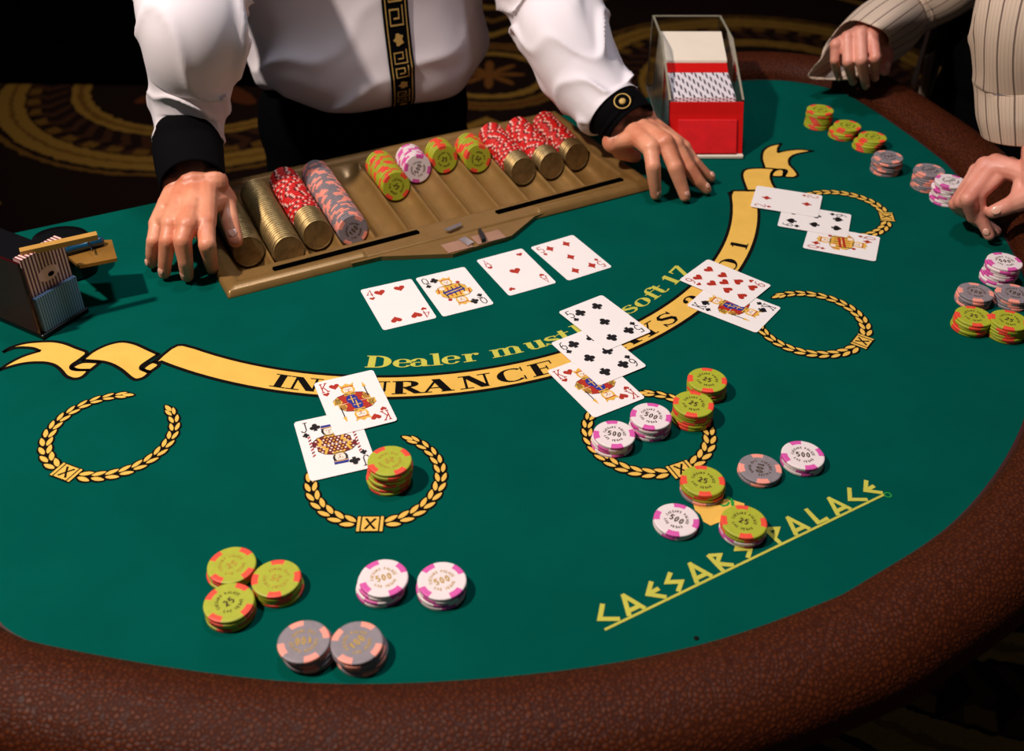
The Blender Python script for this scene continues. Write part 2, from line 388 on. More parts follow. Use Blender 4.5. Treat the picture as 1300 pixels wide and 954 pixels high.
# left tail, curl and fold
sp = lambda p: smooth_path(p, 2)
tail = [(-10, 243), (-10, 243), (60, 195), (140, 155), (240, 125), (240, 125), (200, 106), (100, 102), (20, 131), (20, 131), (60, 103), (150, 76), (250, 67), (330, 66), (400, 80), (470, 110), (540, 133), (480, 180), (430, 212), (432, 235), (470, 242), (545, 240), (500, 285), (450, 297), (400, 280), (370, 240), (330, 208), (270, 194), (180, 195), (100, 208)]
shape(sp(L1(tail))); shape(sp(L1([(432, 225), (470, 203), (510, 190), (605, 195), (600, 200), (550, 240), (545, 240), (470, 241)])))
mid = [(500, 180), (500, 180), (560, 128), (650, 85), (740, 65), (820, 80), (900, 118), (960, 145), (960, 145), (890, 190), (855, 215), (852, 235), (880, 246), (908, 258), (870, 290), (820, 302), (790, 285), (740, 240), (680, 205), (620, 188)]
shape(sp(L1(mid))); shape(sp(L1([(862, 232), (900, 203), (930, 190), (975, 208), (910, 252), (908, 250), (880, 244)])))
Lend = L1([(935, 190), (985, 150), (1035, 110), (1075, 90), (1110, 88)])
main = Lend+[q for q in arc(RI, -116.6, -3.4)]
Rend = R1([(142, 395), (160, 377), (340, 376)])
main += Rend+[q for q in arc(RO, -5.0, -118.6)]
shape(main)
# right tail, curl and fold
shape(sp(R1([(365, 228), (365, 222), (345, 165), (355, 110), (400, 80), (478, 66), (478, 66), (458, 92), (455, 125), (455, 125), (520, 110), (600, 103), (690, 115), (690, 115), (620, 126), (560, 140), (528, 168), (530, 205), (565, 238), (592, 275), (560, 292), (490, 286), (500, 240), (440, 234)])))
shape(sp(R1([(252, 378), (240, 350), (217, 285), (222, 250), (250, 232), (330, 227), (440, 232), (415, 255), (407, 290), (422, 335), (452, 378), (452, 378), (252, 378)])))
shape(sp(R1([(430, 245), (470, 234), (520, 240), (495, 285), (416, 284), (412, 268)])))
obj('insurance_ribbon', rib, ['yellow', 'black'], table)

# ---- serif lettering: strokes in a box one unit high, bent round the ribbon
def serif_glyph(ch):
    """list of polygons, width"""
    P = []; TH, TN, SF = .24, .08, .06
    def V(x, y0, y1, w=TH): P.append([(x-w/2, y0), (x+w/2, y0), (x+w/2, y1), (x-w/2, y1)])
    def H(x0, x1, y, w=SF): P.append([(x0, y), (x1, y), (x1, y+w), (x0, y+w)])
    def D(x0, y0, x1, y1, w): P.append([(x0-w/2, y0), (x0+w/2, y0), (x1+w/2, y1), (x1-w/2, y1)])
    def A(cx, cy, rx, ry, a, b, th=TH, tn=TN, n=14):
        o = []; i_ = []
        for k in range(n+1):
            t = R(a+(b-a)*k/n); w = tn+(th-tn)*abs(cos(t))**1.3
            o.append((cx+rx*cos(t), cy+ry*sin(t))); i_.append((cx+(rx-w)*cos(t), cy+(ry-min(w, tn*1.3))*sin(t)))
        for k in range(n): P.append([o[k], o[k+1], i_[k+1], i_[k]])
    def dot(x, y, r=.1): P.append([(x+r*cos(i*pi/5), y+r*sin(i*pi/5)) for i in range(10)])
    if ch == 'I': V(.25, 0, 1); H(0, .5, 0); H(0, .5, 1-SF); return P, .5
    if ch == 'N': V(.2, 0, 1, TN); V(.85, 0, 1, TN); D(.24, 1, .78, 0, TH*1.15); H(0, .42, 0); H(0, .3, 1-SF); H(.62, 1.05, 1-SF); return P, 1.05
    if ch == 'S' or ch == 's':
        k = 1 if ch == 'S' else .7
        Q = [(.70, .80), (.60, .92), (.42, .965), (.24, .92), (.17, .78), (.24, .65), (.42, .555), (.60, .46), (.68, .30), (.60, .10), (.40, .035), (.20, .09), (.08, .26)]; W = [.07, .06, .08, .12, .17, .19, .2, .2, .17, .12, .08, .06, .07]
        m2 = MB(); m2.stroke([(x*.95*(.85 if ch == 's' else 1), y*k) for x, y in Q], [x*(.95 if k == 1 else .85) for x in W])
        for f in m2.f: P.append([(m2.v[i][0], m2.v[i][1]) for i in f])
        P.append([(.66*k, .72*k), (.73*k, .72*k), (.73*k, .98*k), (.66*k, .98*k)]); P.append([(.04*k, .02*k), (.10*k, .02*k), (.10*k, .3*k), (.04*k, .3*k)]); return P, .78*(1 if k == 1 else .8)
    if ch == 'U': V(.24, .3, 1); V(.86, .3, 1, TN); A(.515, .32, .38, .34, 180, 360, TH, TN); H(.02, .48, 1-SF); H(.66, 1.02, 1-SF); return P, 1.02
    if ch == 'R': V(.24, 0, 1); A(.48, .745, .36, .255, -90, 90); H(.24, .5, .93, .07); H(.24, .5, .47, .07); D(.46, .5, .82, 0, TH*1.05); H(.02, .46, 0); H(.02, .3, 1-SF); H(.8, 1.0, 0); return P, 1.0
    if ch == 'A': D(.12, 0, .50, 1, TN*1.1); D(.80, 0, .47, 1, TH*1.15); H(.26, .66, .30, .065); H(0, .32, 0); H(.6, 1.0, 0); return P, 1.0
    if ch == 'C': A(.52, .5, .50, .52, 48, 312, TH*1.05, .06, 24); V(.88, .68, 1, .05); V(.88, 0, .3, .05); return P, .98
    if ch == 'E': V(.24, 0, 1); H(.02, .86, 0, .06); H(.02, .82, .94, .06); H(.24, .62, .48, .06); V(.60, .36, .66, .05); V(.80, .72, 1, .05); V(.84, 0, .3, .05); return P, .9
    if ch == 'P': V(.24, 0, 1); A(.46, .73, .38, .27, -90, 90); H(.24, .5, .93, .07); H(.24, .5, .46, .07); H(.02, .5, 0); H(.02, .3, 1-SF); return P, .88
    if ch == 'Y': V(.5, 0, .45); D(.5, .42, .2, 1, TH); D(.5, .42, .82, 1, TN); H(.26, .74, 0); H(0, .4, 1-SF); H(.66, 1.0, 1-SF); return P, 1.0
    if ch == 'T': V(.44, 0, 1); H(.02, .86, .94, .06); V(.05, .7, 1, .05); V(.83, .7, 1, .05); H(.2, .68, 0); return P, .88
    if ch == 'O': A(.5, .5, .5, .52, 0, 360, TH*1.05, .06, 32); return P, 1.0
    if ch == '1': V(.25, 0, 1, TH*.9); H(.04, .46, 0); D(.06, .8, .25, .97, TN*1.4); return P, .5
    if ch == '2': A(.36, .68, .32, .32, -20, 165, TH*.9, .06, 18); D(.12, .06, .58, .55, TH*.6); H(.06, .7, 0, .13); V(.67, 0, .26, .06); dot(.15, .72, .1); return P, .74
    if ch == '7': H(.04, .66, .84, .14); D(.26, 0, .62, .86, TH*.85); V(.07, .68, .98, .06); return P, .68
    if ch == 'D': V(.22, 0, 1); A(.42, .5, .46, .5, -90, 90, TH*1.1, TN); H(.02, .45, .93, .07); H(.02, .45, 0, .07); return P, .92
    if ch == 'e': A(.33, .35, .33, .36, 10, 325, TH*.9, .05, 22); H(.12, .62, .34, .055); return P, .68
    if ch == 'a': V(.48, .08, .5, TH*.8); A(.3, .5, .25, .2, 0, 160, TH*.8, .06, 12); A(.26, .2, .25, .2, 60, 330, TH*.75, .05, 16); dot(.12, .53, .08); H(.42, .68, 0, .07); return P, .7
    if ch == 'l': V(.22, 0, 1.02, TH*.85); H(.02, .42, 0); H(.02, .2, .96); return P, .44
    if ch == 'r': V(.22, 0, .68, TH*.85); H(.02, .44, 0); H(.02, .2, .63); A(.44, .42, .2, .26, 60, 170, TN*1.3, .06, 8); dot(.52, .58, .09); return P, .62
    if ch == 'm':
        for x in (.2, .58, .96): V(x, 0, .55 if x > .3 else .68, TH*.8); H(x-.17, x+.17, 0)
        A(.40, .46, .26, .24, 10, 165, TH*.75, .06, 10); A(.78, .46, .26, .24, 10, 165, TH*.75, .06, 10); H(.02, .2, .63); return P, 1.16
    if ch == 'u': V(.2, .2, .68, TH*.85); V(.58, 0, .68, TH*.85); A(.38, .22, .26, .24, 190, 350, TH*.75, .06, 10); H(.02, .2, .63); H(.42, .58, .63); H(.58, .76, 0); return P, .78
    if ch == 't': V(.24, .14, .92, TH*.8); H(.02, .5, .62, .06); A(.38, .16, .22, .17, 180, 330, TN*1.6, .06, 8); return P, .54
    if ch == 'o': A(.35, .34, .35, .36, 0, 360, TH*.9, .05, 26); return P, .72
    if ch == 'f': V(.24, 0, .8, TH*.8); H(.04, .48, .62, .06); H(.06, .46, 0); A(.42, .78, .26, .24, 60, 180, TH*.7, .06, 10); dot(.56, .9, .09); return P, .56
    if ch == 'h': V(.22, 0, 1.02, TH*.85); V(.62, 0, .5, TH*.85); A(.42, .44, .27, .25, 0, 165, TH*.75, .06, 10); H(.02, .42, 0); H(.46, .8, 0); H(.02, .2, .96); return P, .82
    if ch == 'i': V(.22, 0, .68, TH*.85); H(.02, .42, 0); H(.02, .2, .63); dot(.22, .88, .11); return P, .44
    return P, .4
def arc_text(name, material, letters, rbase, h, z, wide=1.0):
    """letters: (char, angle of its middle); the tops point to the dealer"""
    root = link(name, None, table, (0, 0, 0)); root.empty_display_size = .02
    for ch, ang in letters:
        P, wd = serif_glyph(ch); mb = MB(.0000035)
        for p in P:
            q = []
            for x, y in p:
                q.append(polar(rbase-y*h, ang+math.degrees((x-wd/2)*h*wide/rbase)))
            mb.poly(q, z, 0)
        obj('letter', mb, material, root)
arc_text('ribbon_lettering', 'black', [('I', -101.9), ('N', -98.6), ('S', -94.9), ('U', -89.7), ('R', -85.3), ('A', -81.5), ('N', -76.5), ('C', -71.7), ('E', -67.3), ('P', -58.5), ('A', -54.3), ('Y', -50.1), ('S', -46.0), ('2', -39.7), ('T', -33.0), ('O', -27.9), ('1', -21.2)], .4684, .0212, ZP+.0003, 1.6)
arc_text('house_rule_lettering', 'lime', [('D', -89.5), ('e', -86.0), ('a', -83.5), ('l', -81.1), ('e', -78.9), ('r', -76.0), ('m', -70.6), ('u', -66.0), ('s', -63.2), ('t', -60.9), ('h', -57.5), ('i', -55.4), ('t', -53.6), ('s', -48.2), ('o', -45.1), ('f', -42.3), ('t', -40.3), ('1', -36.6), ('7', -33.6)], .4236, .0207, ZP, 1.55)

# ---- laurel wreaths
def wreath(cx, cy, ba, name='wreath_emblem'):
    mb = MB(.000002); r0 = .0595
    def pt(r, a): return (cx+r*cos(a), cy+r*sin(a))
    def leaf(a, side, sgn, L, W, black):
        # almond leaf pointing along the ring
        c = pt(r0+side*.0037, a); t = a+sgn*pi/2; t -= sgn*side*R(17) if side else 0
        g = .0021 if black else 0; q = []
        for k in range(14):
            u = k/14*2*pi; x = (L/2+g)*cos(u); y = (W/2+g)*sin(u)*(1-.12*cos(u))*abs(sin(u))**.45
            q.append((c[0]+x*cos(t)-y*sin(t), c[1]+x*sin(t)+y*cos(t)))
        mb.poly(q, ZP+(.00 if black else .00022), 1 if black else 0)
    for sgn in (1, -1):
        n = 12; st = R(13)
        for k in range(n):
            a = R(ba)+sgn*(st+(k+.5)*R(141)/n); sc = 1-.025*k
            for side in (1, -1):
                for blk in (True, False): leaf(a, side*sc, sgn, (.0132)*(1-.012*k), .0050*sc, blk)
        a = R(ba)+sgn*(R(13+141)+R(1))
        for blk in (True, False): leaf(a, 0, sgn, .012, .0046, blk)
        mb.stroke([pt(r0, R(ba)+sgn*R(12+140*i/40)) for i in range(41)], .0062, ZP+.0001, 1)
    a = R(ba); ux, uy = -sin(a), cos(a); nx, ny = cos(a), sin(a); bx, by = pt(r0, a)
    def B(pts, mi, z): mb.poly([(bx+ux*p+nx*q, by+uy*p+ny*q) for p, q in pts], ZP+z, mi)
    B([(-.0122, -.0100), (.0122, -.0100), (.0122, .0100), (-.0122, .0100)], 1, .0003)
    for s in (-1, 1): B([(s*.0114, -.0089), (s*.0088, -.0089), (s*.0088, .0089), (s*.0114, .0089)], 0, .0004)
    B([(-.0074, -.0085), (.0074, -.0085), (.0074, .0085), (-.0074, .0085)], 0, .0004)
    for s in (-1, 1):
        B([(-.0052, -s*.0062), (-.0030, -s*.0068), (.0008, -s*.0004), (.0056, s*.0058), (.0034, s*.0066), (-.0008, s*.0006)], 1, .0005)
    o = obj(name, mb, ['yellow', 'black'], table); return o
for c in ((-.3869, .7619, -113.8), (-.1241, .7054, -88.8), (.1336, .7731, -64.7), (.3348, .9609, -36.0), (.4297, 1.2122, -7.4)): wreath(*c)

# ---- lettering in front: angular capitals over a rule
CO = at(767.5, 800); CU = Vector((cos(R(30.3)), sin(R(30.3)))); CV = Vector((-CU.y, CU.x))
def cp(x, y): return (CO.x+CU.x*x+CV.x*y, CO.y+CU.y*x+CV.y*y)
nl = link('table_name_lettering', None, table, (0, 0, 0))
mb = MB(); mb.stroke([cp(0, -.0002), cp(.3066, -.0002)], .0022, ZP); obj('rule', mb, 'lime', nl)
CG = {'C': [[(.013, .022), (.0025, .0105), (.0165, .0025)]],
 'A': [[(.002, .001), (.0105, .022)], [(.0175, .001), (.0095, .022)], [(.0048, .0055), (.0158, .0055)]],
 'E': [[(.0125, .0215), (.002, .012), (.0135, .002)], [(.005, .012), (.0135, .0125)]],
 'S': [[(.0110, .0215), (.0020, .0145), (.0130, .0090), (.0040, .0020)]],
 'R': [[(.0040, .001), (.0040, .0215)], [(.0040, .0205), (.0130, .0165), (.0048, .0095), (.0160, .0015)]],
 'P': [[(.0040, .001), (.0040, .0215)], [(.0040, .0205), (.0140, .0155), (.0048, .0090)]],
 'L': [[(.0050, .0215), (.0030, .0030), (.0145, .0030)]]}
for ch, x in zip('CAESARSPALACE', (.0, .0226, .0488, .0700, .0911, .1165, .1440, .1795, .2000, .2265, .2492, .2722, .2935)):
    mb = MB(.00004)
    for st in CG[ch]: mb.stroke([cp(x+a, b) for a, b in st], .0040, ZP+.0001)
    obj('letter', mb, 'lime', nl)
mb = MB(); mb.poly([tuple(at(*p)[:2]) for p in [(878, 632), (886, 622), (905, 636), (925, 634), (945, 640), (945, 668), (925, 668), (912, 664), (902, 668), (893, 663), (889, 654), (882, 648)]], ZP)
obj('table_crest', mb, 'yellow', table)
mb = MB(); mb.stroke([tuple(at(*p)[:2]) for p in [(923, 632), (927, 634), (930, 638), (930, 643)]], .003, ZP+.0001); mb.stroke([tuple(at(*p)[:2]) for p in [(914, 641), (918, 643), (923, 642), (926, 638)]], .0022, ZP+.0001)
obj('crest_outline', mb, 'dgreen', table); mb = MB()
mb.stroke([(at(1127, 629).x+.003*cos(i*pi/5), at(1127, 629).y+.003*sin(i*pi/5)) for i in range(10)], .0012, ZP, closed=True)
obj('registered_mark', mb, 'dgreen', table)
mb = MB(); mb.poly([(at(884, 811).x+.0022*cos(i*pi/5), at(884, 811).y+.0022*sin(i*pi/5)) for i in range(10)], ZP); obj('felt_pin', mb, 'black', table)
#SECTION2

# ------------------------------------------------------------------ the chip tray
tray = empty('chip_tray', (*tl(.29, .13), T), 'bronze plastic dealer chip tray with twelve rows set into the table edge', 'tray')
RIM = .008; TR = .0212; XC = [.006+.0443*(i+1) for i in range(12)]
def axz(y): return -.004+.022*(max(.045, min(.24, y))-.045)/.18
def th(x, y):
    h = RIM; x0, x1, y0, y1 = .024, .562, .041, .246
    if x0 < x < x1 and y0 < y < y1:
        j = min(range(12), key=lambda k: abs(x-XC[k])); dx = abs(x-XC[j]); a = axz(y)
        t = min(a-sqrt(max(0, TR*TR-dx*dx)), a+.0) if dx < TR else a
        t = min(t if dx < TR*.97 else a-.004, a-.004)
        if y < .052: k = (y-y0)/(.052-y0); t = RIM*(1-k)+t*k if k < 1 else t
        if y > .226: k = (y-.226)/(y1-.226); t = t*(1-k)+RIM*k
        e = min(x-x0, x1-x)
        if e < .004: t = RIM*(1-e/.004)+t*e/.004
        h = min(RIM, t) if y < .226 else t
    # raised rounded lip of the well
    e = min(x-.012, .580-x, y-.012, .262-y)
    if -.008 < e < .008: h += .003*cos(e/.008*pi/2) if not (.17 < x < .41 and y < .03) else 0
    d = min(x, .590-x, y, .2755-y)
    if d < .004: h -= (1-sqrt(max(0, 1-(1-d/.004)**2)))*.006
    return h
NX, NY = 330, 104
def slot(x, y):
    return (.063 < x < .250 and abs(y-(.0245+.004*(x-.063)/.19)) < .0048) or (.361 < x < .556 and abs(y-(.0265+.006*(x-.361)/.19)) < .0048) or (.0075 < x < .0155 and .035 < y < .078)
mb = MB(); V = []; F = []; MI = []
xs = [.590*i/NX for i in range(NX+1)]; ys = [.2755*j/NY for j in range(NY+1)]
for y in ys:
    for x in xs:
        z = th(x, y); sk = x+.0*y; X_, Y_ = tl(sk, y); V.append((X_, Y_, T+z))
for j in range(NY):
    for i in range(NX):
        a = j*(NX+1)+i; F.append((a, a+1, a+NX+2, a+NX+1)); mx, my = (xs[i]+xs[i+1])/2, (ys[j]+ys[j+1])/2
        MI.append(0)
mb.v = V; mb.f = F; mb.mi = MI
# underside and skirt so that the tray is a closed body
o = len(mb.v); ring = [tl(0, 0), tl(.590, 0), tl(.590, .2755), tl(0, .2755)]
mb.v += [(p[0], p[1], T+.002) for p in ring]+[(p[0], p[1], T+.0004) for p in ring]
mb.f += [(o+i, o+(i+1) % 4, o+4+(i+1) % 4, o+4+i) for i in range(4)]; mb.mi += [0]*4
obj('tray_body', mb, ['bronze', 'slot'], tray, smooth=True)
mb = MB(); mb.box((.014, .016, -.034), (.576, .266, -.0305), mtx=Matrix.Translation((TO.x, TO.y, T)) @ Matrix.Rotation(TA, 4, 'Z')); obj('tray_bottom', mb, 'slot', tray)
mb = MB(); tip = [(.150, .006), (.150, -.001), (.188, -.002), (.268, -.036), (.352, -.030), (.402, .000), (.440, .004), (.440, .012), (.28, .014)]
mb.prism([tl(*p) for p in tip], T+.0003, T+.006); obj('lock_housing', mb, 'bronze', tray, bevel=.0012)
for a, b in (((.2625, -.012), (.297, -.034)), ((.304, -.011), (.343, -.032))):
    mb = MB(); mb.prism([tl(a[0], a[1]), tl(b[0], a[1]), tl(b[0], b[1]), tl(a[0]+.001, b[1])], T+.0055, T+.0072); obj('lock_plate', mb, 'plate', tray, bevel=.0004)
mb = MB(); mb.prism([tl(.287, -.012), tl(.297, -.010), tl(.301, -.027), tl(.291, -.031)], T+.0075, T+.009); obj('lock_clip', mb, 'chrome', tray, bevel=.0004)
mb = MB(); mb.prism([tl(.317, -.006), tl(.321, -.006), tl(.316, -.031), tl(.310, -.031)], T+.0075, T+.0125); obj('lock_lever', mb, 'dkplastic', tray, bevel=.0004)
mb = MB(); mb.prism([tl(.278, .012), tl(.305, .018), tl(.302, .011), tl(.283, .006)], T+.0115, T+.013); obj('lock_tab', mb, 'chrome', tray, bevel=.0004)
for (xa, ya), (xb, yb) in (((.063, .0255), (.250, .0285)), ((.361, .0275), (.556, .0325))):
    mb = MB(); q = [(xa-.002, ya), (xa, ya-.0052), (xb, yb-.0052), (xb+.002, yb), (xb, yb+.0052), (xa, ya+.0052)]; mb.prism([tl(*p) for p in q], T+.0042, T+RIM+.0005); obj('drop_slot_shade', mb, 'slot', tray)  # flat black strip, the slot's dark depth is put into its colour
for k in range(3):
    mb = MB(); mb.prism([tl(.0095, .040+k*.012), tl(.0135, .040+k*.012), tl(.0135, .045+k*.012), tl(.0095, .045+k*.012)], T+.004, T+.0092); obj('slot_marker', mb, 'ivory', tray)

# ------------------------------------------------------------------ chips
CR, CT = .0200, .0033
def chip_mesh(name, base, spot, nsp=4, wide=4, seg=40, inner=.0146, extra=None, metal=False):
    mb = MB(); prof = [(0, CT), (inner, CT), (.0176, CT), (.0180, CT+.0003), (.0188, CT+.0002), (CR, CT-.0013), (CR, .0011), (.0185, 0), (inner, 0), (0, 0)] if metal else [(0, CT), (inner, CT), (.0188, CT), (CR-.0003, CT-.0003), (CR, CT-.0007), (CR, .0007), (CR-.0003, .0003), (.0188, 0), (inner, 0), (0, 0)]
    per = seg//nsp
    for r, z in prof[1:-1]:
        for i in range(seg): mb.v.append((r*cos(2*pi*i/seg), r*sin(2*pi*i/seg), z))
    mb.f.append(tuple(range(seg))); mb.mi.append(0)
    m = len(prof)-2
    for j in range(m-1):
        for i in range(seg):
            mb.f.append(((j+1)*seg+i, (j+1)*seg+(i+1) % seg, j*seg+(i+1) % seg, j*seg+i))
            k = i % per
            mb.mi.append(1 if k < wide else (2 if extra and (i*7+3) % 5 == 0 else 0))
    mb.f.append(tuple((m-1)*seg+i for i in range(seg-1, -1, -1))); mb.mi.append(0)
    return mb.mesh(name, [base, spot]+([extra] if extra else []))
CM = dict(green=chip_mesh('chip_green', 'olive', 'orange'), white=chip_mesh('chip_white', 'white', 'magenta'), grey=chip_mesh('chip_grey', 'grey', 'salmon'),
          red=chip_mesh('chip_red', 'red', 'palepink', 8, 1, extra='cmar'), brass=chip_mesh('token', 'brass', 'brass', 4, 2, 60, metal=True))
CN = dict(green='olive chip', white='white chip', grey='grey chip', red='red chip', brass='brass token')
# sans strokes for the foil print
SG = {'0': [[(.1, .2), (.1, .8), (.3, 1), (.5, .8), (.5, .2), (.3, 0), (.1, .2)]], '1': [[(.1, .8), (.3, 1), (.3, 0)]], '2': [[(.05, .8), (.3, 1), (.55, .75), (.05, 0), (.6, 0)]],
 '5': [[(.55, 1), (.12, 1), (.1, .55), (.35, .62), (.55, .35), (.35, 0), (.05, .1)]], 'C': [[(.55, .85), (.3, 1), (.05, .5), (.3, 0), (.55, .15)]], 'A': [[(0, 0), (.3, 1), (.6, 0)], [(.12, .35), (.48, .35)]],
 'E': [[(.5, 1), (.08, 1), (.08, 0), (.5, 0)], [(.08, .5), (.42, .5)]], 'S': [[(.55, .85), (.3, 1), (.08, .75), (.5, .3), (.3, 0), (.02, .15)]], 'R': [[(.08, 0), (.08, 1), (.5, .8), (.1, .5), (.55, 0)]],
 'P': [[(.08, 0), (.08, 1), (.5, .75), (.1, .5)]], 'L': [[(.08, 1), (.08, 0), (.5, 0)]], 'V': [[(0, 1), (.3, 0), (.6, 1)]], 'G': [[(.55, .85), (.3, 1), (.05, .5), (.3, 0), (.55, .15), (.55, .45), (.35, .45)]], ' ': []}
def print_mesh(num, mtl):
    mb = MB(.000004); z = .00012
    h = .0058; w = h*.80; x0 = -len(num)*w/2
    for i, ch in enumerate(num):
        for st in SG[ch]: mb.stroke([(x0+i*w+(x-.3)*h*.9+w/2, (y-.5)*h) for x, y in st], .0012, z)
    def ring(txt, r, mid, dirn):
        n = len(txt); da = R(13.5)
        for i, ch in enumerate(txt):
            a = mid+dirn*(-(i-(n-1)/2))*da
            for st in SG[ch]:
                q = []
                for x, y in st:
                    rr = r+dirn*(y-.5)*.0024; aa = a-dirn*(x-.3)*.0024/r; q.append((rr*cos(aa), rr*sin(aa)))
                mb.stroke(q, .00055, z)
    ring('CAESARS PALACE', .0096, pi/2, 1); ring('LAS VEGAS', .0096, -pi/2, -1)
    return mb.mesh('foil_print', [mtl])
PM = {('green', 0): print_mesh('25', 'foil'), ('green', 1): print_mesh('25', 'dfoil'), ('white', 0): print_mesh('500', 'foil'), ('white', 1): print_mesh('500', 'dfoil'),
      ('grey', 0): print_mesh('100', 'foil'), ('grey', 1): print_mesh('100', 'dfoil')}
def chip(kind, loc, rot, label, group, pr=None, thick=1.0):
    o = link('metal_token' if kind == 'brass' else 'casino_chip', CM[kind]); o.location = loc; o.rotation_euler = rot
    if thick != 1: o.scale = (1, 1, thick)
    tag(o, label, 'token' if kind == 'brass' else 'chip', group)
    if pr is not None:
        p = link('foil_print', PM[(kind, pr)], o, (0, 0, CT))
    return o
ORD = ['top', 'second', 'third', 'fourth', 'fifth', 'sixth', 'seventh', 'eighth', 'ninth', 'tenth', 'eleventh', 'twelfth']
def nth(i):
    n = i+1
    return str(n)+('th' if 10 <= n % 100 <= 20 else {1: 'st', 2: 'nd', 3: 'rd'}.get(n % 10, 'th'))
def stack(px_, py_, kinds, where, num=0, rot=0, lean=(0, 0), jit=.0007, pr=0, shift=None):
    """kinds from the top down; px_, py_ is the middle of the top face"""
    n = len(kinds); c = at(px_, py_, n*CT); rnd = random.Random(int(px_*7+py_))
    for i, k in enumerate(kinds):
        z = T+(n-1-i)*CT; f = i/max(1, n-1)
        dx = lean[0]*f + (rnd.uniform(-jit, jit) if i else 0); dy = lean[1]*f + (rnd.uniform(-jit, jit) if i else 0)
        if shift and i >= shift[0]: dx += shift[1]; dy += shift[2]
        pos = 'topmost' if i == 0 else ('lowest' if i == n-1 else ORD[i]+' from top')
        chip(k, (c.x+dx, c.y+dy, z), (0, 0, R(rot) if i == 0 else rnd.uniform(0, 2*pi)), CN[k]+', '+pos+', '+where, 'chips in stacks on the felt', pr if i == 0 else None)
G, Wh, Gy = 'green', 'white', 'grey'
stack(294, 717, [G]*3, 'rearmost stack of the left olive trio', rot=42, lean=(-.001, -.0005))
stack(350.5, 734, [G]*4, 'rightmost stack of the left olive trio', rot=168, lean=(.001, -.001), jit=.0012)
stack(290.5, 764.5, [G]*4, 'nearest stack of the left olive trio', rot=48, jit=.001, pr=1)
stack(487, 733.5, [Wh]*4, 'left of two white stacks at near edge', rot=20, lean=(-.0025, -.001))
stack(561, 737, [Wh]*4, 'right of two white stacks at near edge', rot=25, lean=(-.001, -.001))
stack(385.5, 814, [Gy]*5, 'left of two grey stacks at near edge', rot=190, lean=(.0035, .001), jit=.0012)
stack(453, 815.5, [Gy]*5, 'right of two grey stacks at near edge', rot=50, lean=(.0035, .001), jit=.0012, pr=0)
stack(494.5, 584.5, [G]*8, 'stack beside the jack of clubs', rot=200, lean=(-.002, .001), jit=.0016)
stack(780, 551, [Wh]*4, 'left white stack by the king of hearts', rot=-14, lean=(-.002, 0), pr=1)
stack(826.5, 528, [Wh]*5, 'right white stack by the king of hearts', rot=-30, pr=1)
stack(898, 482, [G]*5, 'rear tall olive stack on the middle wreath', rot=-25, pr=1)
stack(880.5, 512.5, [G]*6, 'front tall olive stack on the middle wreath', rot=-32, pr=1)
stack(892.5, 610, [G, G, G, Gy], 'stack on the buckle of the middle wreath', rot=-20, lean=(.0008, -.0006), pr=1)
stack(859, 659.5, [Wh]*2, 'low stack left of the yellow crest', rot=-35, pr=1)
stack(944.5, 662, [G, G, Wh, Wh], 'stack on the letters before the yellow crest', rot=-22, pr=1)
stack(965, 594.5, [Gy]*2, 'low stack before the lone right white stack', rot=250, pr=1)
stack(1019.5, 577.5, [Wh]*3, 'lone stack right of the middle wreath', rot=-6, pr=1)
stack(1275.6, 331.5, [Wh]*8, 'rear stack of the right edge cluster', rot=-10, lean=(-.003, 0), jit=.001, pr=1)
stack(1239, 370.5, [Gy]*4, 'left grey stack of the right edge cluster', rot=-30, lean=(-.0015, 0), jit=.001, pr=1)
stack(1288, 372, [Gy]*4, 'right grey stack of the right edge cluster', rot=-40, lean=(-.002, 0), jit=.001, pr=1)
stack(1236.5, 401, [G]*5, 'left olive stack of the right edge cluster', rot=-25, lean=(-.001, 0), jit=.001, pr=1)
stack(1281.5, 406, [G]*6, 'right olive stack of the right edge cluster', rot=-40, lean=(-.001, 0), jit=.001, pr=1)
stack(1041.5, 139, [G]*8, 'leftmost stack below the striped cuff', rot=10, jit=.0006, pr=1)
stack(1076, 159, [G]*5, 'second stack from left below the striped cuff', rot=30, shift=(2, -.006, -.003), pr=1)
stack(1108, 173.5, [G]*5, 'third stack from left below the striped cuff', rot=15, shift=(2, -.007, -.003), pr=1)
stack(1128, 198.5, [Gy]*7, 'left grey stack near the upper right player', rot=0, jit=.0024, pr=1)
stack(1180.5, 215.5, [Gy]*8, 'right grey stack near the upper right player', rot=20, jit=.001, pr=1)
stack(1207, 229.5, [Wh]*9, 'stack under the fingers of the player', rot=30, jit=.002, pr=1)
